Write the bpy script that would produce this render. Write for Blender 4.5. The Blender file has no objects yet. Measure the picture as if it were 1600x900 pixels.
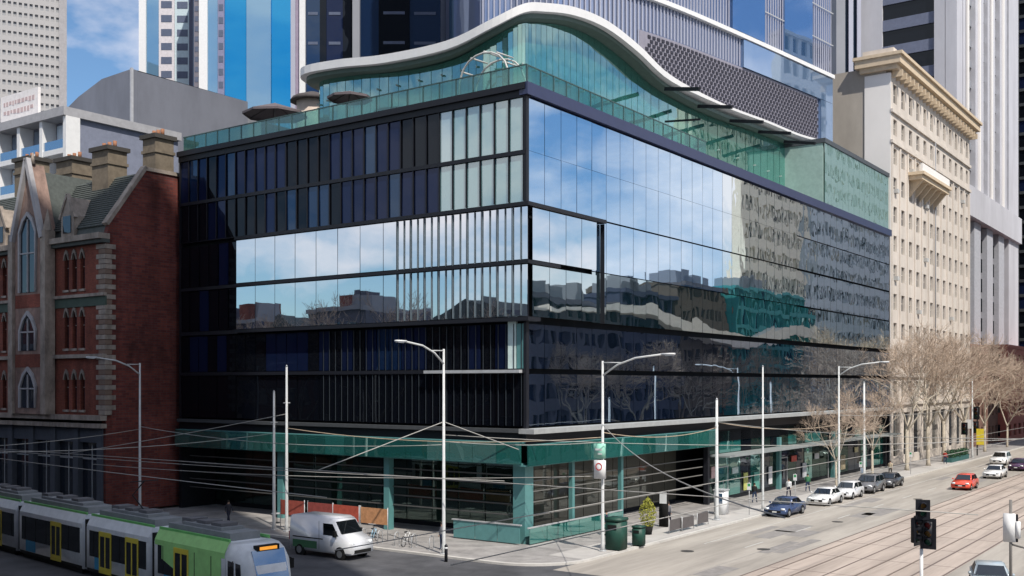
import bpy, bmesh, math, random
from mathutils import Vector, Matrix
random.seed(7)
SC = bpy.context.scene
R = math.radians
# ------------------------------------------------------------------ camera
HC, F = 10.5, 1651.0
cam_d = bpy.data.cameras.new('camera'); cam = bpy.data.objects.new('camera', cam_d)
SC.collection.objects.link(cam); SC.camera = cam
cam.location = (0, 0, HC); cam.rotation_euler = (R(90), 0, 0)
cam_d.sensor_width = 36; cam_d.lens = F / 1600 * 36; cam_d.shift_y = 150 / 1600
cam_d.clip_start = .5; cam_d.clip_end = 9000
SC.view_settings.view_transform = 'Standard'; SC.view_settings.look = 'None'
SC.view_settings.exposure = 0.25; SC.view_settings.gamma = 1
# ------------------------------------------------------------------ sky and sun
SD = Vector((.45, -.89, 0)).normalized(); EL = R(52)
SUN = Vector((SD.x * math.cos(EL), SD.y * math.cos(EL), math.sin(EL)))
w = bpy.data.worlds.new('World'); SC.world = w; w.use_nodes = True
nt = w.node_tree; nt.nodes.clear()
def N(t, ty, **k):
    n = t.nodes.new(ty)
    for a, b in k.items(): setattr(n, a, b)
    return n
sky = N(nt, 'ShaderNodeTexSky', sky_type='NISHITA'); sky.sun_disc = False
sky.sun_elevation = EL; sky.sun_rotation = math.atan2(SD.x, SD.y); sky.altitude = 50
sky.air_density = 1.0; sky.dust_density = .6; sky.ozone_density = 2.2
tc = N(nt, 'ShaderNodeTexCoord'); mp = N(nt, 'ShaderNodeMapping'); mp.inputs['Scale'].default_value = (1, 1, 2.2)
mp.inputs['Location'].default_value = (1.6, .5, .4)
nz = N(nt, 'ShaderNodeTexNoise'); nz.inputs['Scale'].default_value = 2.6; nz.inputs['Detail'].default_value = 7; nz.inputs['Roughness'].default_value = .55
cr = N(nt, 'ShaderNodeValToRGB'); cr.color_ramp.elements[0].position = .44; cr.color_ramp.elements[1].position = .57
mx = N(nt, 'ShaderNodeMixRGB'); mx.inputs[2].default_value = (8.6, 8.4, 8.8, 1)
tint = N(nt, 'ShaderNodeMixRGB', blend_type='MULTIPLY'); tint.inputs[0].default_value = 1; tint.inputs[2].default_value = (.82, 1.0, 1.12, 1)
bg = N(nt, 'ShaderNodeBackground'); bg.inputs[1].default_value = .1; wo = N(nt, 'ShaderNodeOutputWorld')
L = nt.links.new
L(tc.outputs['Generated'], mp.inputs[0]); L(mp.outputs[0], nz.inputs[0]); L(nz.outputs[0], cr.inputs[0])
L(cr.outputs[0], mx.inputs[0]); L(sky.outputs[0], tint.inputs[1]); L(tint.outputs[0], mx.inputs[1]); L(mx.outputs[0], bg.inputs[0]); L(bg.outputs[0], wo.inputs[0])
sl = bpy.data.lights.new('sun', 'SUN'); so = bpy.data.objects.new('sun', sl); SC.collection.objects.link(so)
sl.energy = 4.2; sl.angle = R(.5); sl.color = (1, .94, .85); so.rotation_euler = (-SUN).to_track_quat('-Z', 'Y').to_euler()

# ------------------------------------------------------------------ street frame: s along street A, t along street B
CX, CY = .9, 68.0
C1, S1 = .5815, .8136
TH = math.atan2(S1, C1)
def W(s, t, z=0): return Vector((CX + s * C1 - t * S1, CY + s * S1 + t * C1, z))
def G(u, v, z=0):                       # ground point seen at a photo pixel
    Y = F * (HC - z) / (v - 600); return Vector(((u - 800) / F * Y, Y, z))
# ------------------------------------------------------------------ materials
MC = {}
def mat(name, col, rough=.8, metal=0, var=.12, scale=2.0, spec=.3, bump=0, vec='Object', stretch=None, col2=None, emit=None):
    if name in MC: return MC[name]
    m = bpy.data.materials.new(name); m.use_nodes = True; t = m.node_tree; b = t.nodes['Principled BSDF']
    b.inputs['Roughness'].default_value = rough; b.inputs['Metallic'].default_value = metal
    b.inputs['Specular IOR Level'].default_value = spec
    tc = N(t, 'ShaderNodeTexCoord'); mp = N(t, 'ShaderNodeMapping')
    if stretch: mp.inputs['Scale'].default_value = stretch
    nz = N(t, 'ShaderNodeTexNoise'); nz.inputs['Scale'].default_value = scale; nz.inputs['Detail'].default_value = 8
    nz.inputs['Roughness'].default_value = .65
    mr = N(t, 'ShaderNodeValToRGB')
    c2 = col2 or tuple(min(1, c * (1 + var)) for c in col); c1 = tuple(c * (1 - var) for c in col)
    mr.color_ramp.elements[0].position = .3; mr.color_ramp.elements[1].position = .7
    mr.color_ramp.elements[0].color = (*c1, 1); mr.color_ramp.elements[1].color = (*c2, 1)
    l = t.links.new
    l(tc.outputs[vec], mp.inputs[0]); l(mp.outputs[0], nz.inputs[0]); l(nz.outputs[0], mr.inputs[0]); l(mr.outputs[0], b.inputs['Base Color'])
    if bump:
        bp = N(t, 'ShaderNodeBump'); bp.inputs['Strength'].default_value = bump; bp.inputs['Distance'].default_value = .05
        l(nz.outputs[0], bp.inputs['Height']); l(bp.outputs[0], b.inputs['Normal'])
    if emit:
        b.inputs['Emission Color'].default_value = (*emit[0], 1); b.inputs['Emission Strength'].default_value = emit[1]
    MC[name] = m; return m
def grimy(m, sc=.12, lo=.72, hi=1.12, streak=(1, 1, 1)):
    t = m.node_tree; b = t.nodes['Principled BSDF']; src = b.inputs['Base Color'].links[0].from_socket; l = t.links.new
    tc = N(t, 'ShaderNodeTexCoord'); mp = N(t, 'ShaderNodeMapping'); mp.inputs['Scale'].default_value = streak
    nz = N(t, 'ShaderNodeTexNoise'); nz.inputs['Scale'].default_value = sc; nz.inputs['Detail'].default_value = 10; nz.inputs['Roughness'].default_value = .7
    rp = N(t, 'ShaderNodeValToRGB'); rp.color_ramp.elements[0].position = .35; rp.color_ramp.elements[1].position = .6
    rp.color_ramp.elements[0].color = (lo, lo, lo, 1); rp.color_ramp.elements[1].color = (hi, hi, hi, 1)
    mx = N(t, 'ShaderNodeMixRGB', blend_type='MULTIPLY'); mx.inputs[0].default_value = 1
    l(tc.outputs['Object'], mp.inputs[0]); l(mp.outputs[0], nz.inputs[0]); l(nz.outputs[0], rp.inputs[0]); l(src, mx.inputs[1]); l(rp.outputs[0], mx.inputs[2]); l(mx.outputs[0], b.inputs['Base Color'])
def brickmat(name, c1, c2, mortar, bw=.23, bh=.076, ms=.01):
    m = mat(name, c1, .9); t = m.node_tree; b = t.nodes['Principled BSDF']; l = t.links.new
    old = [x for x in t.nodes if x.type == 'VALTORGB'][0]
    br = N(t, 'ShaderNodeTexBrick'); br.inputs['Scale'].default_value = 1; br.inputs['Brick Width'].default_value = bw
    br.inputs['Row Height'].default_value = bh; br.inputs['Mortar Size'].default_value = ms
    br.inputs['Color1'].default_value = (*c1, 1); br.inputs['Color2'].default_value = (*c2, 1); br.inputs['Mortar'].default_value = (*mortar, 1)
    tc = N(t, 'ShaderNodeTexCoord'); sp = N(t, 'ShaderNodeSeparateXYZ'); ad = N(t, 'ShaderNodeMath', operation='ADD'); cb = N(t, 'ShaderNodeCombineXYZ')
    l(tc.outputs['Object'], sp.inputs[0]); l(sp.outputs[0], ad.inputs[0]); l(sp.outputs[1], ad.inputs[1]); l(ad.outputs[0], cb.inputs[0]); l(sp.outputs[2], cb.inputs[1]); l(cb.outputs[0], br.inputs[0])
    mx = N(t, 'ShaderNodeMixRGB', blend_type='MULTIPLY'); mx.inputs[0].default_value = .5
    old.color_ramp.elements[0].color = (.45, .42, .4, 1); old.color_ramp.elements[1].color = (1.2, 1.15, 1.15, 1)
    nz = [x for x in t.nodes if x.type == 'TEX_NOISE'][0]; nz.inputs['Scale'].default_value = .35
    l(br.outputs[0], mx.inputs[1]); l(old.outputs[0], mx.inputs[2]); l(mx.outputs[0], b.inputs['Base Color'])
    return m
def glass(name, base, tintc=(1, 1, 1), refl=.6, rough=.015, bump=.03, bscale=.25, trans=0):
    if name in MC: return MC[name]
    m = bpy.data.materials.new(name); m.use_nodes = True; t = m.node_tree; t.nodes.clear(); l = t.links.new
    out = N(t, 'ShaderNodeOutputMaterial'); mix = N(t, 'ShaderNodeMixShader'); d = N(t, 'ShaderNodeBsdfDiffuse'); g = N(t, 'ShaderNodeBsdfGlossy')
    d.inputs[0].default_value = (*base, 1); g.inputs[0].default_value = (*tintc, 1); g.inputs['Roughness'].default_value = rough
    lw = N(t, 'ShaderNodeLayerWeight'); lw.inputs[0].default_value = .35
    mr = N(t, 'ShaderNodeMapRange'); mr.inputs['To Min'].default_value = refl; mr.inputs['To Max'].default_value = min(1, refl + (.35 if refl > .12 else .06))
    l(lw.outputs['Facing'], mr.inputs[0]); l(mr.outputs[0], mix.inputs[0])
    low = d
    if trans:
        tr = N(t, 'ShaderNodeBsdfTransparent'); tr.inputs[0].default_value = (*[min(1, c * 1.0) for c in trans[1]], 1)
        m2 = N(t, 'ShaderNodeMixShader'); m2.inputs[0].default_value = trans[0]; l(d.outputs[0], m2.inputs[1]); l(tr.outputs[0], m2.inputs[2]); low = m2
    l(low.outputs[0], mix.inputs[1]); l(g.outputs[0], mix.inputs[2]); l(mix.outputs[0], out.inputs[0])
    if bump:
        tc = N(t, 'ShaderNodeTexCoord'); gm = N(t, 'ShaderNodeNewGeometry'); nz = N(t, 'ShaderNodeTexNoise'); nz.inputs['Scale'].default_value = bscale; nz.inputs['Detail'].default_value = 2
        bp = N(t, 'ShaderNodeBump'); bp.inputs['Strength'].default_value = 1; bp.inputs['Distance'].default_value = bump
        l(gm.outputs['Position'], nz.inputs[0]); l(nz.outputs[0], bp.inputs['Height']); l(bp.outputs[0], g.inputs['Normal'])
    MC[name] = m; return m

# ------------------------------------------------------------------ mesh helpers
class MB:
    def __init__(s): s.v = []; s.f = []; s.mi = []; s.sm = []
    def poly(s, pts, mi=0):
        n = len(s.v); s.v += [tuple(p) for p in pts]; s.f.append(tuple(range(n, n + len(pts)))); s.mi.append(mi); s.sm.append(False); return s
    def hexa(s, p, mi=0):           # p: 8 points, bottom 4 ccw then top 4
        n = len(s.v); s.v += [tuple(q) for q in p]
        for f in ((3, 2, 1, 0), (4, 5, 6, 7), (0, 1, 5, 4), (1, 2, 6, 5), (2, 3, 7, 6), (3, 0, 4, 7)):
            s.f.append(tuple(n + i for i in f)); s.mi.append(mi); s.sm.append(False)
        return s
    def box(s, x0, x1, y0, y1, z0, z1, mi=0):
        if x0 > x1: x0, x1 = x1, x0
        if y0 > y1: y0, y1 = y1, y0
        return s.hexa([(x0, y0, z0), (x1, y0, z0), (x1, y1, z0), (x0, y1, z0), (x0, y0, z1), (x1, y0, z1), (x1, y1, z1), (x0, y1, z1)], mi)
    def beam(s, a, b, w, h, mi=0):  # box beam between two points
        a, b = Vector(a), Vector(b); d = (b - a).normalized(); up = Vector((0, 0, 1)) if abs(d.z) < .95 else Vector((1, 0, 0))
        x = d.cross(up).normalized() * w / 2; y = x.cross(d).normalized() * h / 2
        return s.hexa([a - x - y, a + x - y, b + x - y, b - x - y, a - x + y, a + x + y, b + x + y, b - x + y], mi)
    def tube(s, pts, rr, n=8, mi=0, cap=True):
        pts = [Vector(p) for p in pts]
        if not isinstance(rr, (list, tuple)): rr = [rr] * len(pts)
        base = len(s.v); px = None
        for i, p in enumerate(pts):
            d = (pts[min(i + 1, len(pts) - 1)] - pts[max(i - 1, 0)]).normalized()
            if px is None:
                px = d.cross(Vector((0, 0, 1)));
                if px.length < .01: px = d.cross(Vector((1, 0, 0)))
            px = (px - d * px.dot(d)).normalized(); py = d.cross(px)
            for k in range(n):
                a = 2 * math.pi * k / n; s.v.append(tuple(p + (px * math.cos(a) + py * math.sin(a)) * rr[i]))
        for i in range(len(pts) - 1):
            for k in range(n):
                a = base + i * n + k; b = base + i * n + (k + 1) % n
                s.f.append((a, b, b + n, a + n)); s.mi.append(mi); s.sm.append(n > 4)
        if cap:
            s.f.append(tuple(base + k for k in range(n))[::-1]); s.f.append(tuple(base + (len(pts) - 1) * n + k for k in range(n)))
            s.mi += [mi, mi]; s.sm += [False, False]
        return s
    def prism(s, poly, a, b, mi=0): # extrude polygon between two mapping functions
        n = len(poly); A = [a(*p) for p in poly]; B = [b(*p) for p in poly]; m = len(s.v); s.v += [tuple(p) for p in A + B]
        s.f.append(tuple(range(m, m + n))); s.f.append(tuple(range(m + n, m + 2 * n))[::-1]); s.mi += [mi, mi]; s.sm += [False, False]
        for i in range(n):
            j = (i + 1) % n; s.f.append((m + i, m + n + i, m + n + j, m + j)); s.mi.append(mi); s.sm.append(False)
        return s
    def mesh(s, name, mats, bevel=0, seg=2):
        me = bpy.data.meshes.new(name); me.from_pydata(s.v, [], s.f)
        if not isinstance(mats, (list, tuple)): mats = [mats]
        for m in mats: me.materials.append(m)
        me.polygons.foreach_set('material_index', s.mi); me.polygons.foreach_set('use_smooth', s.sm)
        bm = bmesh.new(); bm.from_mesh(me)
        bmesh.ops.recalc_face_normals(bm, faces=bm.faces)
        if bevel:
            bmesh.ops.remove_doubles(bm, verts=bm.verts, dist=.0005)
            bmesh.ops.bevel(bm, geom=[e for e in bm.edges if len(e.link_faces) == 2 and e.calc_face_angle(0) > .35], offset=bevel, segments=seg, affect='EDGES', clamp_overlap=True)
            for f in bm.faces: f.smooth = True
        bm.to_mesh(me); bm.free(); me.update(); return me
    def build(s, name, mats, parent=None, loc=(0, 0, 0), rz=0, bevel=0, kind=None, label=None):
        return link(s.mesh(name, mats, bevel), name, parent, loc, rz, kind, label)
def link(me, name, parent=None, loc=(0, 0, 0), rz=0, kind=None, label=None, rot=None):
    o = bpy.data.objects.new(name, me); SC.collection.objects.link(o); o.parent = parent; o.location = loc
    o.rotation_euler = rot or (0, 0, rz)
    if kind: o['kind'] = kind
    if label: o['label'] = label
    return o
def thing(name, label, cat, loc=(0, 0, 0), rz=0, group=None):
    o = bpy.data.objects.new(name, None); SC.collection.objects.link(o); o.location = loc; o.rotation_euler = (0, 0, rz)
    o['label'] = label; o['category'] = cat
    if group: o['group'] = group
    return o
def copy_tree(o, parent=None):
    c = o.copy(); SC.collection.objects.link(c); c.parent = parent
    for ch in list(o.children): copy_tree(ch, c)
    return c
def st(name, label, cat, s, t, z=0, group=None): return thing(name, label, cat, W(s, t, z), TH, group)
# facade mapping: 'A' plane at y=p facing -y ; 'B' plane at x=p facing -x.  d goes into the wall
def fbox(mb, face, p, a0, a1, d0, d1, z0, z1, mi=0):
    if face == 'A': mb.box(a0, a1, p + d0, p + d1, z0, z1, mi)
    else: mb.box(p + d0, p + d1, a0, a1, z0, z1, mi)
def grid_wall(root, face, p, a0, a1, z0, z1, cols, rows, wf, hf, wm, gm, depth=.35, name='window', stuff=False, mull=None, thick=.6, every=1, windows=True):
    """wall of piers and spandrels with real openings, a pane in each"""
    cw = (a1 - a0) / cols; rh = (z1 - z0) / rows; ww = cw * wf; wh = rh * hf
    mb = MB(); x = a0
    for c in range(cols + 1):
        e = a0 + c * cw - (cw - ww) / 2 if c else a0
        f = a0 + c * cw + (cw - ww) / 2 if c < cols else a1
        fbox(mb, face, p, e, f, 0, thick, z0, z1)
    for c in range(cols):
        b = a0 + c * cw + (cw - ww) / 2
        for r in range(rows + 1):
            e = z0 + r * rh - (rh - wh) / 2 if r else z0
            f = z0 + r * rh + (rh - wh) / 2 if r < rows else z1
            fbox(mb, face, p + .003, b, b + ww, 0, thick - .01, e, f)
    mb.build('wall', wm, root)
    if not windows: return
    pm = MB()
    def pane(mb, ca, cz):
        fbox(mb, face, 0, ca - ww / 2, ca + ww / 2, depth, depth + .05, cz - wh / 2, cz + wh / 2)
        if mull is not None:
            fbox(mb, face, 0, ca - .04, ca + .04, depth - .05, depth - .002, cz - wh / 2, cz + wh / 2, 1)
            fbox(mb, face, 0, ca - ww / 2, ca + ww / 2, depth - .06, depth - .052, cz - .04, cz + .04, 1)
    if stuff:
        big = MB()
        for c in range(cols):
            for r in range(rows):
                fbox(big, face, p, a0 + (c + .5) * cw - ww / 2, a0 + (c + .5) * cw + ww / 2, depth, depth + .05, z0 + (r + .5) * rh - wh / 2, z0 + (r + .5) * rh + wh / 2, random.randrange(len(gm)))
        big.build(name, gm, root, kind='stuff'); return
    pane(pm, 0, 0)
    mes = [pm.mesh(name, [g] + ([mull] if mull is not None else [])) for g in gm]
    for c in range(cols):
        for r in range(rows):
            ca, cz = a0 + (c + .5) * cw, z0 + (r + .5) * rh
            loc = (ca, p, cz) if face == 'A' else (p, ca, cz)
            link(random.choice(mes), name, root, loc)

# colours
M_asph = mat('asphalt', (.065, .067, .075), .9, var=.25, scale=.35, bump=.2, col2=(.10, .10, .108))
M_roadA = mat('worn_road', (.34, .31, .275), .85, var=.12, scale=.3, stretch=(.2, 1, 1))
M_tramA = mat('tram_concrete', (.40, .335, .29), .85, var=.16, scale=.5, stretch=(.15, 1.4, 1))
M_path = mat('bluestone_paving', (.30, .285, .275), .8, var=.2, scale=.8)
M_path2 = mat('pale_paving', (.42, .40, .38), .8, var=.1, scale=.8)
M_kerb = mat('kerb_stone', (.50, .48, .45), .8)
M_paint = mat('road_paint', (.45, .44, .42), .7, var=.15, scale=3)
M_steel = mat('rail_steel', (.22, .17, .14), .45, .6)
M_blk = mat('black_metal', (.012, .013, .018), .45)
M_nav = mat('navy_metal', (.022, .03, .085), .35, spec=.6)
M_wht = mat('white_paint', (.74, .74, .74), .55, var=.05)
M_gal = mat('galvanised_steel', (.46, .47, .48), .5, .2)
M_dkg = mat('dark_green_paint', (.015, .06, .045), .5)
M_core = mat('dark_core', (.01, .012, .016), .9)
M_teal = mat('teal_cladding', (.10, .25, .25), .35, spec=.5, var=.1)
M_tan = mat('tan_render', (.42, .38, .33), .9, var=.06, scale=.2)
M_cream = mat('cream_stone', (.62, .56, .50), .9, var=.08, scale=.3)
M_creamw = mat('white_render', (.80, .77, .74), .85, var=.03, scale=.3)
M_ochre = mat('ochre_cornice', (.62, .50, .36), .8, var=.1)
M_slate = mat('slate', (.075, .085, .08), .75, var=.25, scale=3)
M_lime = mat('limestone_trim', (.33, .28, .24), .9, var=.18, scale=1.5)
M_chim = mat('chimney_stone', (.17, .14, .105), .9, var=.25, scale=2)
M_brick = brickmat('red_brick', (.30, .07, .04), (.20, .045, .03), (.16, .10, .08))
M_brick2 = brickmat('crimson_brick', (.23, .06, .045), (.13, .035, .032), (.12, .07, .07), .6, .2, .02)
M_conc = mat('pale_concrete', (.52, .52, .56), .85, var=.05, scale=.15)
M_conc2 = mat('grey_concrete', (.28, .29, .32), .85, var=.08, scale=.15)
M_zinc = mat('zinc_cladding', (.17, .18, .215), .6, var=.06, scale=.15)
M_lil = mat('lilac_fins', (.40, .41, .49), .6, var=.05, scale=.2)
grimy(M_roadA, .4, .74, 1.1, (.12, 1.3, 1)); grimy(M_tramA, .5, .78, 1.08, (.1, 1.6, 1)); grimy(M_path, .6, .75, 1.1); grimy(M_asph, .15, .7, 1.2)
grimy(M_brick, .5, .6, 1.15, (1, 1, .35)); grimy(M_brick2, .4, .5, 1.15, (1, 1, .3)); grimy(M_lime, 1.2, .6, 1.1, (1, 1, .4)); grimy(M_cream, .3, .85, 1.05, (1, 1, .25)); grimy(M_conc, .15, .88, 1.04, (1, 1, .2)); grimy(M_tan, .2, .85, 1.05, (1, 1, .3)); grimy(M_zinc, .2, .85, 1.1, (1, 1, .3))
G_mir = glass('mirror_glass', (.03, .05, .08), (.93, .97, 1), .72, bump=.012, bscale=.22)
G_blue = glass('blue_mirror_glass', (.03, .09, .19), (.74, .88, 1.0), .64, bump=.02, bscale=.12)
G_rip = glass('rippled_mirror_glass', (.03, .07, .10), (.90, .97, 1), .66, bump=.013, bscale=.4)
G_nav = glass('navy_glass', (.006, .011, .035), (.5, .6, .9), .04, bump=.03)
G_nav2 = glass('blue_dim_glass', (.006, .017, .05), (.5, .7, .95), .08, bump=.03)
G_blk = glass('black_glass', (.004, .005, .008), (.6, .7, .8), .03, bump=.02)
G_cur = glass('curtained_glass', (.19, .34, .36), (.9, 1, 1), .22, bump=.02)
G_cur2 = glass('curtained_glass_pale', (.28, .40, .43), (.9, 1, 1), .25, bump=.02)
G_grn = glass('green_glass', (.06, .26, .23), (.75, 1, .95), .30, bump=.03, trans=(.55, (.45, .9, .8)))
G_teal2 = glass('teal_glass_dark', (.012, .085, .075), (.7, 1, .95), .2, bump=.04)
G_teal3 = glass('teal_glass_grey', (.06, .17, .16), (.8, 1, .97), .25, bump=.04)
G_teal = glass('teal_glass', (.02, .13, .115), (.7, 1, .95), .22, bump=.03)
G_bal = glass('balustrade_glass', (.02, .06, .055), (.8, 1, .97), .12, bump=0, trans=(.75, (.55, .85, .8)))
G_sky = glass('sky_blue_glass', (.0, .16, .36), (.12, .5, .85), .35, bump=.05, bscale=.03)
G_sky2 = glass('grey_blue_glass', (.12, .24, .36), (.45, .65, .8), .35, bump=.05, bscale=.03)
G_win = glass('window_glass', (.02, .025, .035), (.8, .85, .9), .11, bump=.02)
G_win2 = glass('window_blind_glass', (.16, .15, .13), (.8, .85, .9), .15, bump=.02)
G_apt = glass('apartment_glass', (.04, .09, .18), (.85, .92, 1), .35, bump=.02)
G_shop = glass('shop_glass', (.02, .035, .03), (.7, .9, .85), .10, bump=.02, trans=(.5, (.5, .7, .65)))

# ------------------------------------------------------------------ ground and streets (setting)
def sheet(name, s0, s1, t0, t1, z, m, thick=None):
    mb = MB()
    if thick: mb.box(s0, s1, t0, t1, z - thick, z)
    else: mb.poly([(s0, t0, z), (s1, t0, z), (s1, t1, z), (s0, t1, z)])
    return mb.build(name, m, None, W(0, 0), TH, kind='structure')
gb = MB(); gb.poly([(-4000, -4000, 0), (4000, -4000, 0), (4000, 4000, 0), (-4000, 4000, 0)])
gb.build('ground', M_asph, kind='structure')
sheet('road', -6, 420, -31, -6, .004, M_roadA)
sheet('crossing_road', -31, -6.0, -150, 200, .006, M_asph)
sheet('tram_lane', -30, 400, -24.5, -15.4, .014, M_tramA)
def rounded_path(name, pts, z, m):
    mb = MB(); n = len(pts)
    mb.prism(pts, lambda x, y: (x, y, -.05), lambda x, y: (x, y, z)); return mb.build(name, m, None, W(0, 0), TH, kind='structure')
arc = [(-6.2 + 4 * (1 - math.cos(a)) , -6 + 4 * (1 - math.sin(a))) for a in [i * math.pi / 16 for i in range(9)]]
# footpath on the glass building's corner, kerb stone rim round it
inner = [(x + .0, y) for x, y in arc]
cpts = [(-6.2, 200)] + [(-6.2, -2)] + [(-6.2 + 4 - 4 * math.cos(a), -2 - 4 * math.sin(a)) for a in [i * math.pi / 16 for i in range(1, 9)]] + [(400, -6), (400, 60), (60, 200)]
rounded_path('footpath', cpts, .13, M_path)
k2 = [(-6.4, 200), (-6.4, -2)] + [(-2.2 - 4.2 * math.cos(a), -2 - 4.2 * math.sin(a)) for a in [i * math.pi / 16 for i in range(1, 9)]] + [(400, -6.2), (400, -5.9), (-2.2, -5.9)]
k3 = k2[:-1] + [(-2.2 - 3.9 * math.cos(a), -2 - 3.9 * math.sin(a)) for a in [i * math.pi / 16 for i in range(8, -1, -1)]] + [(-6.1, 200)]
rounded_path('kerb', k3, .136, M_kerb)
sheet('pale_path_strip', -2.5, 95, -5.85, -3.4, .137, M_path2)
sheet('near_footpath', -200, -31, -31, 120, .13, M_path, .2)
sheet('far_footpath', -6, 400, -60, -31, .13, M_path, .2)
sheet('near_corner_footpath', -200, -31, -120, -31.01, .129, M_path, .2)
rl = MB()
for base in (-16.9, -21.2):
    for o in (-.72, .72):
        rl.box(-30, 400, base + o - .05, base + o + .05, 0, .024)
rl.build('tram_rails', M_steel, None, W(0, 0), TH, kind='structure')
gr = MB()
for y in (-15.4, -19.05, -23.0, -24.4): gr.box(-30, 400, y - .06, y + .06, 0, .019)
for x in range(-28, 300, 6): gr.box(x, x + .06, -24.4, -15.4, 0, .017)
gr.build('concrete_joints', mat('joint_dark', (.14, .11, .10), .9), None, W(0, 0), TH, kind='structure')
ln = MB()
for x in range(8, 260, 9): ln.box(x, x + 3, -11.6, -11.5, 0, .012)
ln.box(8, 120, -8.75, -8.68, 0, .012)
ln.build('road_markings', M_paint, None, W(0, 0), TH, kind='structure')

# ------------------------------------------------------------------ glass corner building
gbld = st('glass_office_building', 'dark mirror glass corner building with wavy white rooftop canopy and teal ground floor fascia', 'building', 0, 0)
def part(mb, name, m, root, **k): return mb.build(name, m, root, **k)
b = MB(); b.box(.5, 80.3, .5, 35.1, 5.4, 29.5); b.box(4, 80.2, 4, 35, .1, 5.4); part(b, 'structural_core', M_core, gbld)
def panemesh(face, w, h, m, d=.04):
    mb = MB(); fbox(mb, face, 0, -w / 2, w / 2, 0, d, -h / 2, h / 2); return mb.mesh('window_pane', m)
PM = {}
def pane(face, p, a0, a1, z0, z1, m, gap=.05, tilt=.25):
    w_, h_ = round(a1 - a0 - gap, 3), round(z1 - z0, 3); key = (face, w_, h_, m.name)
    if key not in PM: PM[key] = panemesh(face, w_, h_, m)
    ca, cz = (a0 + a1) / 2, (z0 + z1) / 2
    ra, rb = random.gauss(0, R(tilt)), random.gauss(0, R(tilt))
    loc, rot = ((ca, p, cz), (ra, 0, rb)) if face == 'A' else ((p, ca, cz), (0, ra, rb))
    link(PM[key], 'window_pane', gbld, loc, rot=rot)
FL = [(7.75, 11.15), (11.5, 14.4), (14.85, 18.15), (18.5, 21.85), (22.25, 25.3), (25.6, 29.0)]
def cols(a, b_, n): return [(a + (b_ - a) * i / n, a + (b_ - a) * (i + 1) / n) for i in range(n)]
# left facade
for fi in (4, 5):
    for i, (a, c) in enumerate(cols(.15, 35.2, 30)):
        if c < 7.6: m = random.choice([G_cur, G_cur, G_cur2])
        elif fi == 5 and c < 9: m = G_blk
        else: m = random.choice([G_nav, G_nav, G_nav2, G_blk, G_nav, G_blk, G_blk])
        pane('B', 0, a, c, *FL[fi], m, .1, .25)
for fi in (2, 3):
    for (a, c) in cols(-.4, 12, 10) + cols(12, 27.7, 7):
        pane('B', -.4, a, c, *FL[fi], G_mir, .05, .12)
    for (a, c) in cols(27.9, 35.2, 6): pane('B', 0, a, c, *FL[fi], random.choice([G_nav, G_blk, G_blk]), .1)
for (a, c) in cols(.15, 35.2, 30):
    m = G_nav2 if 10.6 < a < 13 else random.choice([G_blk, G_nav, G_blk, G_nav])
    pane('B', 0, a, c, *FL[1], m, .08)
for (a, c) in cols(.15, 35.2, 15): pane('B', 0, a, c, *FL[0], G_blk, .08)
# right facade
for fi in range(6):
    for i, (a, c) in enumerate(cols(.15, 48.15, 24)):
        if fi in (2, 3) and c < 9.3: p = -.4
        else: p = 0
        if fi <= 1: m = random.choice([G_mirD, G_nav2, G_nav]) if False else glass('dark_mirror_glass', (.006, .012, .025), (.62, .75, .9), .5, bump=.03, bscale=.2)
        elif fi == 2: m = glass('mid_mirror_glass', (.01, .03, .04), (.8, .92, .95), .6, bump=.03, bscale=.2)
        else: m = (G_blue if a < 30 else G_rip) if not (fi == 3 and c < 9.3) else G_mir
        z0, z1 = FL[fi]
        if p == 0 and fi in (2, 3, 4): z1 += .28
        pane('A', p, a, c, z0, z1, m, .05, .13)
far = MB()
mats_far = [MC['dark_mirror_glass'], MC['mid_mirror_glass'], G_rip]
for fi in range(6):
    for (a, c) in cols(48.15, 80.4, 16):
        z0, z1 = FL[fi]; z1 += .2 if fi > 1 else 0
        j = [random.gauss(0, .006) for _ in range(4)]
        far.hexa([(a + .03, j[0], z0), (c - .03, j[1], z0), (c - .03, .06, z0), (a + .03, .06, z0), (a + .03, j[2], z1), (c - .03, j[3], z1), (c - .03, .06, z1), (a + .03, .06, z1)], 0 if fi < 2 else 1 if fi == 2 else 2)
part(far, 'window_pane', mats_far, gbld, kind='stuff')
# black floor bands on the left facade, wrapping the proud glass box
b = MB()
for z0, z1, a1 in ((21.9, 22.15, 27.7), (18.2, 18.42, 27.7), (14.55, 14.8, 27.7)):
    b.box(-.62, 0, -.6, a1, z0, z1)
    part(b, 'floor_band', M_blk, gbld); b = MB()
    b.box(0, 9.2 if z0 > 21 else 3.2 if z0 > 18 else .8, -.6, -.03, z0, z1); part(b, 'floor_band', M_blk, gbld); b = MB()
for z0, z1, a0, a1 in ((25.32, 25.58, 0, 35.2), (22.2, 22.24, 0, 35.2), (18.2, 18.45, 27.8, 35.2), (14.5, 14.8, 27.8, 35.2), (11.2, 11.45, 0, 35.2)):
    b.box(-.14, .3, a0, a1, z0, z1); part(b, 'floor_band', M_blk, gbld); b = MB()
b.box(-.15, .4, -.1, 35.3, 29.02, 29.45); b.box(-.35, .4, -.1, 35.3, 29.45, 29.86); part(b, 'parapet', M_blk, gbld)
b = MB(); b.box(-.25, 80.4, -.3, .35, 29.1, 29.9); part(b, 'parapet', M_nav, gbld, label='long dark blue parapet over the right facade')
b = MB(); b.box(.3, 80.3, .36, 35.2, 29.5, 29.6); part(b, 'roof', mat('roof_deck', (.2, .2, .2)), gbld)
b = MB(); b.box(0, 80.3, 35.1, 35.4, 0, 29.7); b.box(80.3, 80.6, 0, 35.3, 0, 29.7); part(b, 'side_wall', M_blk, gbld)
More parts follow.
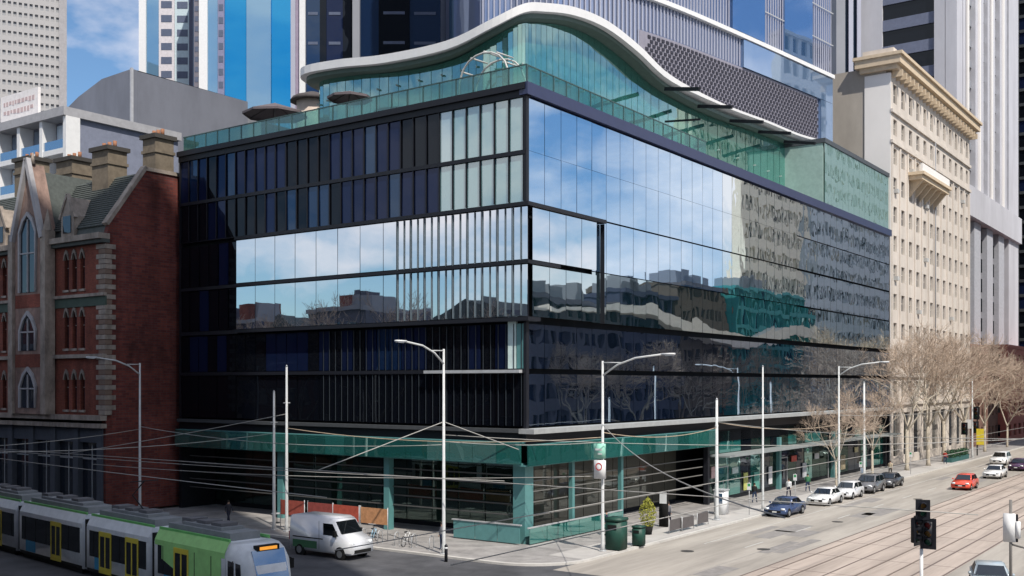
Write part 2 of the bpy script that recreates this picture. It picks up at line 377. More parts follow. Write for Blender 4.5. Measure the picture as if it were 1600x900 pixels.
b = MB(); b.box(-.1, .2, -.1, .12, 7.5, 29.1); part(b, 'corner_post', M_blk, gbld)
b = MB(); b.box(9.26, 9.3, -.36, -.02, 14.8, 21.9); part(b, 'box_end', M_blk, gbld)
# vertical glass fins on the left facade
fm = MB(); fm.box(-.48, -.42, -.025, .025, 14.9, 21.85); fme = fm.mesh('glass_fin', mat('fin', (.12, .15, .17), .3, spec=.6))
for i in range(18): link(fme, 'glass_fin', gbld, (0, .1 + i * .62, 0))
fm = MB(); fm.box(-.12, -.04, -.035, .035, 22.3, 29.0); fme = fm.mesh('glass_fin', M_blk)
for i in range(31): link(fme, 'glass_fin', gbld, (0, .15 + i * 1.168, 0))
fm = MB(); fm.box(-.10, -.05, -.02, .02, 7.8, 14.4); fme = fm.mesh('glass_fin', mat('fin_dim', (.03, .037, .045), .4))
for i in range(30): link(fme, 'glass_fin', gbld, (0, .3 + i * .62, 0))
b = MB(); b.box(-.05, .1, .75, 1.4, 11.5, 18.1); part(b, 'pale_lit_strip', mat('pale_lit_strip', (.62, .75, .72), .5), gbld)  # pale colour stands in for the lit strip behind the glass
b = MB(); b.box(-.06, .1, .05, .7, 11.5, 14.4); part(b, 'teal_glow_panel', M_teal, gbld)  # teal colour stands in for the glow next to the lit strip
b = MB(); b.box(-.5, -.05, .2, 8.2, 11.22, 11.42); part(b, 'ledge', M_gal, gbld)
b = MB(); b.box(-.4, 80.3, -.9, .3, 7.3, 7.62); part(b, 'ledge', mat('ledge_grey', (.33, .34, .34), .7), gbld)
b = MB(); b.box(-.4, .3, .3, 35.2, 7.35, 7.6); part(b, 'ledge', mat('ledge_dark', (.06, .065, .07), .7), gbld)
b = MB(); b.box(0, .5, .3, 35.2, 6.7, 7.35); b.box(0, 80.3, .0, .5, 6.5, 7.3); part(b, 'soffit_band', M_blk, gbld)
# teal fascia panels
for a, c in cols(0, 35.2, 18): b = MB(); b.box(-.6, -.5, a + .02, c - .02, 5.35, 6.68); part(b, 'fascia_panel', random.choice([G_teal, G_teal3]) if c < 8 else random.choice([G_teal, G_teal2, G_teal2]), gbld)
for a, c in cols(-.6, 28, 15): b = MB(); b.box(a + .02, c - .02, -.6, -.5, 5.25, 6.55); part(b, 'fascia_panel', random.choice([G_teal, G_teal, G_teal2, G_teal3]), gbld)
b = MB(); b.box(-.5, .5, 0, 35.2, 5.3, 5.4); b.box(-.5, 28, -.5, .5, 5.2, 5.3); b.box(-.5, .0, 0, 35.2, 6.69, 6.75); b.box(-.5, 28, -.5, 0, 6.56, 6.62); part(b, 'canopy_soffit', M_teal, gbld)
# colonnade
for x, y, r, m in ((.25, .25, .95, M_teal), (.2, 12, .5, M_teal), (.2, 23, .6, M_teal), (5.9, .2, .3, M_teal), (12.7, .2, .3, M_teal), (27.6, .2, .4, M_blk), (44, .2, .5, M_teal), (60, .2, .5, M_teal), (79.5, .2, .5, M_blk)):
    b = MB(); b.box(x, x + r, y, y + r, .13, 5.25); part(b, 'column', m, gbld)
# ground floor glazing set back under the canopy
for a, c in cols(3.4, 35, 13): b = MB(); b.box(3.4, 3.46, a + .04, c - .04, .5, 5.0); part(b, 'shopfront_pane', G_shop, gbld)
for a, c in cols(3.4, 27.6, 11): b = MB(); b.box(a + .04, c - .04, 3.2, 3.26, .5, 5.0); part(b, 'shopfront_pane', glass('shop_glass_warm', (.09, .085, .07), (.8, .85, .8), .10, bump=.02), gbld)
for a, c in cols(28.2, 80, 22):
    b = MB(); b.box(a + .04, c - .04, .55, .6, .5, 4.2); part(b, 'shopfront_pane', random.choice([G_teal, G_shop, G_win, G_teal]), gbld)
    b = MB(); b.box(a + .04, c - .04, .5, .55, 4.4, 6.3); part(b, 'transom_pane', random.choice([G_teal, G_blk, G_shop]), gbld)
for x in (30.2, 44.6, 58.9):
    b = MB(); b.box(x, x + .06, .44, .5, .2, 3.2); b.box(x + 2.1, x + 2.16, .44, .5, .2, 3.2); b.box(x + .06, x + 2.1, .44, .5, 3.1, 3.2); dr_ = part(b, 'entrance_door', M_gal, gbld)
    b = MB(); b.tube([(x + 1.0, .38, 1.0), (x + 1.0, .38, 1.9)], .025, 6); part(b, 'handle', M_gal, dr_)
random.seed(14)
for x, w_, z0, h_, c in ((28.8, 1.0, 2.3, 1.0, (.6, .42, .40)), (33.2, 1.3, 2.4, .55, (.5, .6, .58)), (35.8, .9, .7, 1.6, (.45, .47, .15)), (38.2, 1.1, .7, 1.5, (.1, .3, .25)), (41.8, .8, .8, 1.7, (.65, .65, .66)), (47.8, 1.4, 2.6, .6, (.5, .1, .08)), (51, 1, .8, 1.5, (.5, .52, .55)), (54.6, 1.2, 2.5, .6, (.6, .6, .6)), (63, 1.5, .8, 1.6, (.35, .3, .2)), (68, 1.2, 2.5, .6, (.55, .5, .3))):
    b = MB(); b.box(x, x + w_, .40, .48, z0, z0 + h_); part(b, 'display_panel', mat('display_%d' % int(x), c, .6, var=.3, scale=4), gbld)
b = MB(); b.box(28, 80, .6, .8, .1, 6.5); b.box(3.3, 35, 3.5, 35, 5.0, 5.3); b.box(3.5, 3.8, 3.5, 35, .1, .5); b.box(3.5, 27.6, 3.3, 3.5, .1, .5); part(b, 'plinth', M_core, gbld)
b = MB(); b.box(28.1, 80, -1.6, .4, 4.22, 4.36); part(b, 'awning', mat('awning_grey', (.25, .27, .27), .6), gbld)
# louvre rails across the ground floor openings
b = MB(); b.box(.6, .68, 1.6, 34.8, -.04, .04); lou = b.mesh('louvre_rail', mat('louvre', (.09, .09, .088), .6))
for z in (1.9, 2.6, 3.2, 3.9, 4.5): link(lou, 'louvre_rail', gbld, (0, 0, z))
b = MB(); b.box(1.6, 27.4, .6, .68, -.035, .035); lou = b.mesh('louvre_rail', mat('louvre2', (.16, .155, .145), .6))
for z in (1.8, 2.7, 3.4, 4.1): link(lou, 'louvre_rail', gbld, (0, 0, z))
for a, c in cols(.3, 5.8, 3): b = MB(); b.box(-.25, -.2, a + .03, c - .03, .2, 1.35); part(b, 'low_glass_panel', M_teal, gbld)
for a, c in cols(.0, 12, 6): b = MB(); b.box(a + .03, c - .03, -.3, -.25, .2, 1.2); part(b, 'low_glass_panel', G_teal, gbld)
b = MB(); b.box(-.3, -.15, .2, 5.9, 1.36, 1.44); b.box(-.2, 12, -.33, -.22, 1.21, 1.29); part(b, 'handrail', M_gal, gbld)
# rooftop balustrade
for a, c in cols(0, 35, 24):
    b = MB(); b.box(.1, .13, a + .05, c - .05, 29.9, 31.05); part(b, 'balustrade_panel', G_bal, gbld)
    b = MB(); b.box(.08, .18, a - .04, a + .04, 29.9, 31.1); part(b, 'balustrade_post', mat('post_teal', (.05, .1, .1), .4), gbld)
for a, c in cols(.2, 27, 17):
    b = MB(); b.box(a + .05, c - .05, .05, .08, 29.9, 31.05); part(b, 'balustrade_panel', G_bal, gbld)
    b = MB(); b.box(a - .04, a + .04, .03, .12, 29.9, 31.1); part(b, 'balustrade_post', mat('post_teal', (.05, .1, .1), .4), gbld)
b = MB(); b.box(.07, .17, 0, 35, 31.08, 31.15); b.box(.1, 27, .03, .11, 31.08, 31.15); part(b, 'balustrade_rail', MC['post_teal'], gbld)
# wavy roof canopy
ctrl = [(15, 27.0, 36.0, 15, 20, 36), (7, 26.3, 36.0, 12, 21, 36), (3.6, 24.6, 36.0, 12, 20, 36), (3, 20, 35.7, 12, 18, 36), (3, 15, 35.2, 12, 15, 36), (3, 9, 35.1, 12, 13, 36.5), (3.1, 5, 35.9, 12, 13, 37),
        (4.3, 3.2, 36.9, 12.5, 13, 38), (6.6, 3, 37.6, 13, 13, 38.5), (10.8, 3, 38.5, 15, 12, 39), (15.5, 3, 38.8, 18, 11, 39), (20.7, 3, 38.2, 22, 10, 38.5), (26.4, 3, 37.1, 28, 8.5, 37.5), (36.9, 3, 37.0, 37, 7, 37.2), (47.9, 3, 37.6, 48, 6, 37.7), (57, 3, 38.0, 57, 5, 38), (68, 3, 38.9, 68, 4.6, 39), (79, 3, 39.0, 79, 4.5, 39)]
def catmull(P, n):
    out = []
    for i in range(len(P) - 1):
        p0, p1, p2, p3 = [Vector(P[max(0, min(len(P) - 1, k))]) for k in (i - 1, i, i + 1, i + 2)]
        for j in range(n):
            t = j / n; out.append(.5 * ((2 * p1) + (p2 - p0) * t + (2 * p0 - 5 * p1 + 4 * p2 - p3) * t * t + (3 * p1 - p0 - 3 * p2 + p3) * t ** 3))
    out.append(Vector(P[-1])); return out
OUT = catmull([c[:3] for c in ctrl], 5); INN = catmull([c[3:] for c in ctrl], 5)
def ribbon(top_off, bot_off, shrink=0):
    mb = MB(); n = len(OUT); m = 0
    for i in range(n):
        o, q = OUT[i], INN[i]; e = o + (q - o).normalized() * shrink
        mb.v += [(e.x, e.y, o.z + top_off), (q.x, q.y, q.z + top_off), (q.x, q.y, q.z + bot_off), (e.x, e.y, o.z + (bot_off if top_off else bot_off * (1 - .62 * max(0, min(1, (o.x - 22) / 14)))))]
    for i in range(n - 1):
        a = i * 4
        for k in range(4): mb.f.append((a + k, a + (k + 1) % 4, a + 4 + (k + 1) % 4, a + 4 + k)); mb.mi.append(0); mb.sm.append(True if k in (0, 2) else False)
    mb.f += [(0, 1, 2, 3), tuple((n - 1) * 4 + k for k in (3, 2, 1, 0))]; mb.mi += [0, 0]; mb.sm += [False] * 2
    return mb
part(ribbon(0, -.62), 'roof_canopy', M_wht, gbld)
part(ribbon(-.63, -.95, .5), 'canopy_soffit', mat('soffit_green', (.10, .15, .13), .6), gbld)
# pavilion glass following the canopy, one panel per bay
for i in range(0, len(OUT) - 2, 1):
    def inn(k):
        o, q = OUT[k], INN[k]; d = (q - o); d.z = 0; d.normalize(); return o + d * 1.6
    a, c = inn(i), inn(i + 1); L_ = (c - a).length
    nn = max(1, round(Vector((c.x - a.x, c.y - a.y)).length / 1.7))
    for k in range(nn):
        p = a.lerp(c, (k + .03) / nn); q = a.lerp(c, (k + .97) / nn)
        if Vector((q.x - p.x, q.y - p.y)).length < .25: continue
        mb = MB(); dx = Vector((q.y - p.y, p.x - q.x, 0)).normalized() * .04
        zt, zu = p.z - .95, q.z - .95
        mb.hexa([(p.x, p.y, 29.62), (q.x, q.y, 29.62), (q.x + dx.x, q.y + dx.y, 29.62), (p.x + dx.x, p.y + dx.y, 29.62), (p.x, p.y, zt), (q.x, q.y, zu), (q.x + dx.x, q.y + dx.y, zu), (p.x + dx.x, p.y + dx.y, zt)])
        part(mb, 'pavilion_glass', G_grn, gbld)
b = MB()
for i in range(2, len(OUT) - 2, 2):
    o, q = OUT[i], INN[i]; d = (q - o); d.z = 0; d.normalize(); p = o + d * 1.3; r = o + d * 3.2
    b.beam((p.x, p.y, 33.2), (r.x, r.y, 33.2), .08, .12)
    b.tube([(r.x, r.y, 29.6), (r.x, r.y, o.z - .9)], .12, 6)
part(b, 'pavilion_frame', mat('pav_frame', (.35, .42, .40), .5), gbld)
b = MB(); b.box(9, 20, 9, 24, 29.6, 35); b.box(14, 34, 7.5, 12, 29.6, 35.5); b.box(34, 79, 5.2, 7, 29.6, 36.4); part(b, 'pavilion_core', mat('pav_core', (.16, .30, .29), .7), gbld)
b = MB(); b.box(5.5, 9, 6.5, 20, 32.4, 32.6); b.box(9, 33, 5.0, 7.4, 33.4, 33.6); part(b, 'mezzanine', mat('mezz', (.25, .3, .3)), gbld)
# bent glass vestibule roof on the terrace
b = MB()
for k in range(7):
    a = math.pi * k / 6; 
    b.tube([(1.7, 4.7 - 2.2 * math.cos(a) + 0, 30 + 3.2 * math.sin(a) ** .6 if k not in (0, 6) else 30), (3.6, 4.7 - 2.2 * math.cos(a), 30.1 + 3.2 * math.sin(a) ** .6 if k not in (0, 6) else 30)], .06, 6)
for x in (1.7, 3.6): b.tube([(x, 4.7 - 2.2 * math.cos(math.pi * k / 10), 29.9 + 3.2 * math.sin(math.pi * k / 10) ** .6 if 0 < k < 10 else 29.9) for k in range(11)], .07, 6)
part(b, 'terrace_arch', mat('arch_metal', (.5, .5, .48), .4), gbld)
# outrigger beams
for s_, zz in ((25.5, 36.0), (32, 35.9), (39, 36.0), (46, 36.3), (53, 36.6)):
    b = MB(); b.beam((s_, 3.2, zz - .2), (s_ - 1.2, -.6, zz - 1.1), .22, .3); b.beam((s_ , 3.2, zz - 3), (s_ - .4, -.3, zz - 3.4), .12, .16) if s_ < 30 else None
    part(b, 'outrigger_beam', M_blk, gbld)
# flush green glass storey at the far end
for a, c in cols(56.8, 80.4, 12):
    b = MB(); b.box(a + .03, c - .03, .1, .15, 29.95, 36.6); part(b, 'upper_glass_panel', glass('upper_green', (.26, .42, .38), (.85, 1, .97), .38, bump=.02), gbld)
b = MB(); b.box(56.6, 80.5, .0, 5, 36.62, 37.1); part(b, 'upper_roof', mat('dark_grey_metal', (.07, .08, .09), .5), gbld)
b = MB(); b.box(56.7, 80.4, .3, 5, 29.6, 36.6); part(b, 'upper_core', mat('upper_core', (.30, .42, .39), .6), gbld)

# roof terrace umbrella and rotunda
def umbrella(name, label, loc, rz, r, h, m, cat='umbrella', group=None, flat=.5):
    t = thing(name, label, cat, loc, rz, group)
    b = MB(); b.tube([(0, 0, 0), (0, 0, h + flat)], .035, 8); part(b, 'pole', M_gal, t)
    b = MB(); b.tube([(0, 0, 0), (0, 0, .12)], .35, 12); part(b, 'base', M_blk, t)
    b = MB(); n = 8
    for k in range(n):
        a0, a1 = 2 * math.pi * k / n, 2 * math.pi * (k + 1) / n
        p, q = (r * math.cos(a0), r * math.sin(a0), h), (r * math.cos(a1), r * math.sin(a1), h)
        b.poly([(0, 0, h + flat), p, q]); b.poly([p, q, (q[0], q[1], h - .18), (p[0], p[1], h - .18)])
    part(b, 'canopy', m, t)
    b = MB()
    for k in range(n):
        a0 = 2 * math.pi * k / n; b.tube([(0, 0, h + flat - .06), (r * .98 * math.cos(a0), r * .98 * math.sin(a0), h - .03)], .02, 5)
    part(b, 'ribs', M_blk, t); return t
umbrella('terrace_umbrella', 'wide dark rimmed umbrella on the left end of the roof terrace', W(3, 27, 29.62), .3, 2.6, 2.9, mat('umbrella_grey', (.13, .11, .12), .8), flat=.9)
umbrella('terrace_umbrella', 'grey umbrella on the terrace under the wavy canopy edge', W(1.9, 17.5, 29.62), .2, 1.7, 2.5, MC['umbrella_grey'], flat=.5)
t = st('roof_kiosk', 'small tan rotunda with dark cap behind the terrace umbrella', 'kiosk', 12, 32, 29.6)
b = MB(); b.tube([(0, 0, 0), (0, 0, 6.6)], 1.5, 12); part(b, 'drum', mat('kiosk_tan', (.5, .42, .36)), t)
b = MB(); b.tube([(0, 0, 6.6), (0, 0, 7.0), (0, 0, 7.5)], [2.1, 1.8, .4], 12); part(b, 'cap', mat('cap_dark', (.08, .07, .07)), t)

# ------------------------------------------------------------------ curved tower rising behind the podium
G_tw = glass('tower_blue_glass', (.06, .13, .27), (.5, .65, .9), .35, bump=.05, bscale=.06)
ct = st('curved_tower', 'pale curved tower with fine vertical fins, white ledge and perforated screen above the glass building', 'tower', 0, 0, 29.7)
cp = catmull([(24, 22, 0), (28, 15.2, 0), (37, 11.4, 0), (53, 8.6, 0), (75, 5.6, 0)], 10)
def strip(mb, pts, z0, z1, d0, d1, mi=0):
    for i in range(len(pts) - 1):
        a, c = pts[i], pts[i + 1]; n = Vector((c.y - a.y, a.x - c.x, 0)).normalized()
        p = [a - n * d1, c - n * d1, c - n * d0, a - n * d0]   # n points outwards (towards street); d negative inwards
        mb.hexa([(q.x, q.y, z0) for q in p] + [(q.x, q.y, z1) for q in p], mi)
def nrm(i):
    a, c = cp[max(0, i - 1)], cp[min(len(cp) - 1, i + 1)]; return Vector((c.y - a.y, a.x - c.x, 0)).normalized()
b = MB(); pl = [(p.x, p.y) for p in cp] + [(77, 24), (30, 30)]
b.prism(pl, lambda x, y: (x, y, 0), lambda x, y: (x, y, 66)); part(b, 'tower_body', glass('tower_pale_glass', (.20, .23, .33), (.6, .7, .9), .25, bump=.05, bscale=.08), ct)
b = MB(); strip(b, cp, 18.9, 19.35, -.5, -.02); part(b, 'ledge', M_wht, ct)
tot = [0]
for i in range(len(cp) - 1): tot.append(tot[-1] + (cp[i + 1] - cp[i]).length)
def at(l):
    for i in range(len(tot) - 1):
        if tot[i + 1] >= l: break
    f = (l - tot[i]) / (tot[i + 1] - tot[i]); a, c = cp[i], cp[i + 1]; p = a.lerp(c, f); n = Vector((c.y - a.y, a.x - c.x, 0)).normalized(); return p, n, (c - a).normalized()
b = MB(); l = .3
while l < tot[-1] - .2:
    p, n, d = at(l); q = p + n * .28
    b.beam((p.x + n.x * .15, p.y + n.y * .15, 19.4), (p.x + n.x * .15, p.y + n.y * .15, 66), .07, .16)
    if l < tot[-1] * .62: b.beam((p.x + n.x * .12, p.y + n.y * .12, 15.8 if l > tot[-1] * .3 else 5), (p.x + n.x * .12, p.y + n.y * .12, 18.85), .07, .16)
    l += .55
part(b, 'vertical_fins', M_lil, ct, kind='stuff')
for f0, f1, z0, z1, m in ((.58, .70, 19.5, 66, G_tw), (.78, .90, 19.5, 66, G_tw), (.62, .995, 15.75, 18.8, glass('blue_haze_glass', (.16, .25, .40), (.6, .72, .9), .35, bump=.05, bscale=.1)), (.94, .995, 5, 15.7, glass('blue_haze_glass', (1, 1, 1)))):
    l0, l1 = tot[-1] * f0, tot[-1] * f1; k = 12; b = MB(); pts = [at(l0 + (l1 - l0) * i / k)[0] for i in range(k + 1)]
    strip(b, pts, z0, z1, -.36, -.02); part(b, 'glass_band', m, ct)
# floors lines above ledge
for z in range(23, 66, 4):
    b = MB(); strip(b, cp, z, z + .12, -.30, -.28); part(b, 'floor_line', M_gal, ct)
b = MB(); l0, l1 = tot[-1] * .30, tot[-1] * .93; row = 0; z = 5.2
pts = [at(l0 + (l1 - l0) * i / 20)[0] for i in range(21)]
part(MB(), 'x', M_blk, ct) if False else None
sc_ = MB(); strip(sc_, pts, 5.0, 15.7, -.16, -.02); part(sc_, 'screen_backing', mat('screen_back', (.25, .24, .29), .6), ct)
while z < 15.5:
    l = l0 + (.35 if row % 2 else 0)
    while l < l1:
        top = 15.5 - max(0, (l0 + 1.5 - l)) * 1.5
        if z < top:
            p, n, d = at(l); c = p + n * .2
            b.beam((c.x - d.x * .21, c.y - d.y * .21, z), (c.x + d.x * .21, c.y + d.y * .21, z), .08, .28)
        l += .70
    z += .42; row += 1
part(b, 'perforated_screen', mat('screen_dark', (.035, .035, .05), .6), ct, kind='stuff')

# ------------------------------------------------------------------ generic towers
def tower(name, label, cat, s0, s1, t0, t1, H, wm, gm, colsB, rows, colsA=0, wf=.6, hf=.6, stuff=True, depth=.3, z0=0, group=None, name2='window'):
    t = st(name, label, cat, s0, t0, 0, group)
    b = MB(); b.box(.7, s1 - s0 - .01, .7, t1 - t0 - .01, 0, H - .05); part(b, 'tower_body', wm, t)
    b = MB(); b.box(-.1, s1 - s0, -.1, t1 - t0, H, H + .6); part(b, 'roof', wm, t)
    if colsB: grid_wall(t, 'B', 0, .62, t1 - t0, z0, H, colsB, rows, wf, hf, wm, gm, depth, name2, stuff)
    if colsA: grid_wall(t, 'A', 0, 0, s1 - s0, z0, H, colsA, rows, wf, hf, wm, gm, depth, name2, stuff)
    return t
# far left grey tower: corner at u=103
gt = thing('grey_office_tower', 'tall plain grey tower with fine window grid at the left edge', 'tower', (-86.6, 205, 0), R(115))
TS_ = mat('tower_stone', (.40, .39, .39), .9, var=.04)
b = MB(); b.box(.7, 20, .5, 60, 0, 95); part(b, 'tower_body', TS_, gt)
grid_wall(gt, 'B', 0, 0, 60, 20, 95, 64, 40, .6, .5, TS_, [mat('tower_pane', (.33, .33, .34), .5), mat('tower_pane2', (.29, .30, .32), .5)], .3, 'window', True)
b = MB(); b.box(-.3, .6, -.2, 1.2, 0, 95.1); part(b, 'corner_pier', mat('tower_stone2', (.34, .33, .34)), gt)
def uvst(u, Y):
    x = (u - 800) / F * Y; return (x - CX) * C1 + (Y - CY) * S1, -(x - CX) * S1 + (Y - CY) * C1
# striped white and blue towers, built from vertical bays (own boxes)
def bays(name, label, Y, spec, H, depth=18, rel=0):
    u0, u1 = spec[0][0], spec[-1][1]; t = thing(name, label, 'tower', ((u0 + u1 - 1600) / 2 / F * Y, Y, 0), 0)
    ox = (u0 + u1 - 1600) / 2 / F * Y
    b = MB(); b.box((u0 - 800) / F * Y - ox + .02, (u1 - 800) / F * Y - ox - .02, .6, depth, 0, H); part(b, 'tower_body', M_conc2, t)
    for (a, c, m, pr, tick) in spec:
        xa, xc = (a - 800) / F * Y - ox, (c - 800) / F * Y - ox; b = MB(); b.box(xa, xc, -pr, .59, 0, H); part(b, 'facade_bay', m, t)
        if tick:
            b = MB(); z = 30.0
            while z < H - 1: b.box(xa + .15 * (xc - xa), xc - .15 * (xc - xa), -pr - .06, -pr - .003, z, z + (.35 if m.name.endswith('glass') else tick * .5)); z += tick * (.9 if m.name.endswith('glass') else 1)
            part(b, 'window_slots', M_conc2 if m in (M_wht,) else mat('slot_dark', (.10, .12, .18), .4), t, kind='stuff')
    return t
bays('white_blue_tower', 'slender white and pale blue striped tower beside the patch of open sky', 250, [(218, 229, M_wht, .5, 0), (229, 249, G_sky2, 0, 0), (249, 273, mat('pale_pink_panel', (.62, .58, .60), .7), .4, 3.3), (273, 297, mat('pale_aqua', (.50, .60, .64), .5), 0, 3.3), (297, 303, M_nav, .8, 0)], 125)
bays('blue_glass_tower', 'bright blue glass tower with grey centre strip and toothed white edge', 230, [(303.2, 312, mat('dark_edge', (.18, .17, .2)), .1, 2.2), (312, 325, M_wht, .6, 0), (325, 341, G_sky2, .1, 0), (341, 351, mat('mauve_edge', (.22, .22, .33)), .4, 2.8), (351, 386, G_sky, 0, 0), (386, 424, G_sky2, .5, 0), (424, 455, G_sky, 0, 0)], 120)
bays('dark_glass_tower', 'dark navy glass tower with pale vertical fins behind the wavy canopy', 128, [(455, 462, M_lil, .3, 0), (462, 469, mat('mauve_panel', (.30, .25, .33)), .1, 0), (469, 478, M_wht, .5, 0), (478, 500, G_nav2, 0, 4), (500, 510, G_blk, .1, 0), (510, 536, G_nav, 0, 4), (536, 552, G_blk, .1, 0), (552, 563, M_conc2, .7, 0), (563, 592, G_nav2, 0, 0), (592, 640, G_blk, .2, 4), (640, 688, G_nav2, 0, 4)], 85)
bays('striped_slab_tower', 'navy and white striped tower just right of the dark glass tower', 140, [(688.3, 702, M_lil, .6, 0), (702, 716, G_sky2, 0, 0), (716, 732, G_nav, 0, 3.5), (732, 746, M_conc2, .3, 3.5), (746, 768, M_lil, .7, 0), (768, 800, G_nav2, 0, 3.5), (800, 830, M_lil, .5, 0), (830, 870, G_sky2, 0, 0)], 85)

# grey zinc-clad building with peaked outline, white apartment block, billboard
zc = st('zinc_clad_building', 'windowless blue grey building with peaked roof corner behind the red brick chimneys', 'building', 19.7, 70.5)
def arcpts(a, c, n): return
b = MB()
pr = [(0, 0), (14.8, 0)]
b.prism([(0, 0), (0, 47.8), (6, 47.6), (11, 46.2), (14.8, 44.6), (14.8, 0)], lambda y, z: (0, y, z), lambda y, z: (.8, y, z)); part(b, 'gable_wall', M_zinc, zc)
b = MB(); b.box(.81, 17.5, 0, .8, 0, 47.7); part(b, 'side_wall', M_zinc, zc)
b = MB(); b.box(.82, 17.4, .81, 14.6, 0, 44); part(b, 'building_body', M_zinc, zc)
b = MB(); b.poly([(0, 0, 47.8), (17.4, 0, 47.7), (17.4, 6, 47.5), (0, 6, 47.6)]); b.poly([(0, 6, 47.6), (17.4, 6, 47.5), (17.4, 14.8, 44.5), (0, 14.8, 44.6)]); part(b, 'roof', M_slate, zc)
b = MB(); b.box(-.15, .15, -.15, .15, 30, 47.9); b.box(-.1, .05, .3, 14.6, 39.5, 39.75); part(b, 'corner_trim', mat('trim_light', (.4, .41, .44)), zc)
b = MB(); b.box(17.5, 48, 0, 12, 0, 45.6); b.box(-9, -.2, 3.5, 13, 0, 41.5); part(b, 'lower_wing', mat('lower_wing', (.23, .235, .26), .8), zc)

ap = st('white_apartment_block', 'white framed apartment block with blue glass balconies behind the gothic gable', 'apartment block', 6, 62)
b = MB(); b.box(1.6, 14, .2, 40, 0, 38.2); part(b, 'building_body', mat('apt_wall', (.20, .22, .29), .8), ap)
b = MB(); b.box(-.3, 14.2, -.2, 40, 38.2, 39.1); part(b, 'roof', mat('apt_roof', (.36, .36, .38), .7), ap)
for k in range(8):
    z = 34.4 - k * 3.7
    b = MB(); b.box(0, 1.6, 0, 40, z, z + .55); part(b, 'balcony_slab', M_wht, ap)
    for j in range(9):
        b = MB(); b.box(.1, .15, .4 + j * 4.4, 4.2 + j * 4.4, z + .56, z + 1.5); part(b, 'balcony_glass', G_apt, ap)
        b = MB(); b.box(1.5, 1.58, .6 + j * 4.4, 4.0 + j * 4.4, z + .56, z + 3.5); part(b, 'window', G_apt if (j + k) % 3 else mat('apt_white', (.55, .66, .78), .5), ap)
for j in range(10): b = MB(); b.box(-.05, 1.55, -.2 + j * 4.4, .35 + j * 4.4, 0, 38.19); part(b, 'pillar', M_wht, ap)
bb = st('rooftop_billboard', 'white billboard standing on the apartment block roof at the far left', 'billboard', 8, 70.5, 39.1)
b = MB(); b.box(0, .3, 0, 7.6, .6, 3.9); part(b, 'panel', mat('billboard_white', (.8, .76, .75), .6), bb)
b = MB(); b.box(.35, .5, 1, 1.2, 0, 3.5); b.box(.35, .5, 6.4, 6.6, 0, 3.5); part(b, 'support', M_gal, bb)
random.seed(3)
b = MB()
for r_, z in enumerate((2.9, 1.9)):
    y = 7.0
    while y > .9:
        l_ = random.uniform(.25, .6); b = MB(); b.box(-.03, -.005, y - l_, y, z - random.uniform(.1, .3), z + .25); y -= l_ + .22; part(b, 'letter', mat('letter_rose', (.55, .42, .42), .7), bb)

# ------------------------------------------------------------------ cream heritage building
cr_ = st('cream_heritage_building', 'tall cream stone building with ochre overhanging cornice beyond the glass block', 'building', 81.1, 0)
Lc = 43.5; Hc = 50
b = MB(); b.box(.02, Lc, .62, 20, 0, Hc + 1); part(b, 'party_wall', M_tan, cr_)
b = MB(); b.box(-.12, .01, .0, 3.3, 0, Hc); part(b, 'end_pier', M_creamw, cr_)
random.seed(11)
grid_wall(cr_, 'A', 0, .02, Lc, 8, 45.2, 12, 10, .42, .55, M_cream, [G_win, G_win2, G_win2], .3, 'window', False, M_cream)
grid_wall(cr_, 'A', 0, .02, Lc, 0, 8, 9, 1, .6, .7, M_cream, [G_win, G_win2], .3, 'shop_window', False, M_blk)
grid_wall(cr_, 'A', 0, .02, Lc, 45.2, Hc, 12, 1, .42, .5, M_cream, [G_win, G_win2], .3, 'window', False, M_cream)
for z in (8, 11.6, 41.3, 45.2):
    b = MB(); b.box(-.2, Lc, -.28, -.003, z - .2, z + .22); part(b, 'string_course', M_cream, cr_)
for i in range(13):
    b = MB(); x = .3 + i * (Lc - .9) / 12; b.box(x - .25, x + .25, -.16, -.004, 11.9, 41.0); part(b, 'pilaster', M_cream, cr_)
b = MB(); b.box(-1.0, Lc + 1, -1.4, 4.3, Hc + .9, Hc + 1.9); b.box(-.6, Lc + .6, -.9, 3.8, Hc + .3, Hc + .9); b.box(-1.2, Lc + 1.2, -1.7, 4.5, Hc + 1.9, Hc + 2.3); part(b, 'cornice', M_ochre, cr_)
b = MB(); b.box(-.3, Lc + .2, -.4, 3.5, Hc + 2.3, Hc + 3.1); part(b, 'parapet', M_cream, cr_)
b = MB(); b.box(-.3, .2, -.6, -.35, 0, .8)
b = MB(); b.box(-.15, .15, -1.3, -.02, -.5, .3); br_ = b.mesh('bracket', M_ochre)
for i in range(24): link(br_, 'bracket', cr_, (.6 + i * (Lc - 1.2) / 23, 0, Hc))
b = MB(); b.box(7.5, 22, -1.9, -.02, 37.5, 38.1); b.box(7.2, 22.3, -2.2, -.02, 38.1, 38.5); part(b, 'balcony', M_ochre, cr_)
b = MB(); b.box(7.5, 22, -1.95, -1.7, 38.5, 39.6); part(b, 'balcony_parapet', M_creamw, cr_)
for i in range(6): b = MB(); x = 8.5 + i * 2.5; b.prism([(0, 37.5), (-1.8, 37.5), (0, 35.4)], lambda y, z, x=x: (x - .2, y - .01, z), lambda y, z, x=x: (x + .2, y - .01, z)); part(b, 'balcony_bracket', M_ochre, cr_)

random.seed(77)
for k in range(9):
    c, rr = random.randrange(12), random.randrange(9); b = MB(); x = (c + .5) * (Lc - .02) / 12; z = 8 + rr * 3.72 + .9
    b.box(x - .4, x + .4, -.45, .28, z, z + .5); part(b, 'air_conditioner', mat('ac_grey', (.5, .5, .49), .6), cr_)
b = MB(); b.tube([(20.9, -.3, 8.3), (20.9, -.3, 45)], .07, 6); part(b, 'downpipe', M_conc2, cr_)
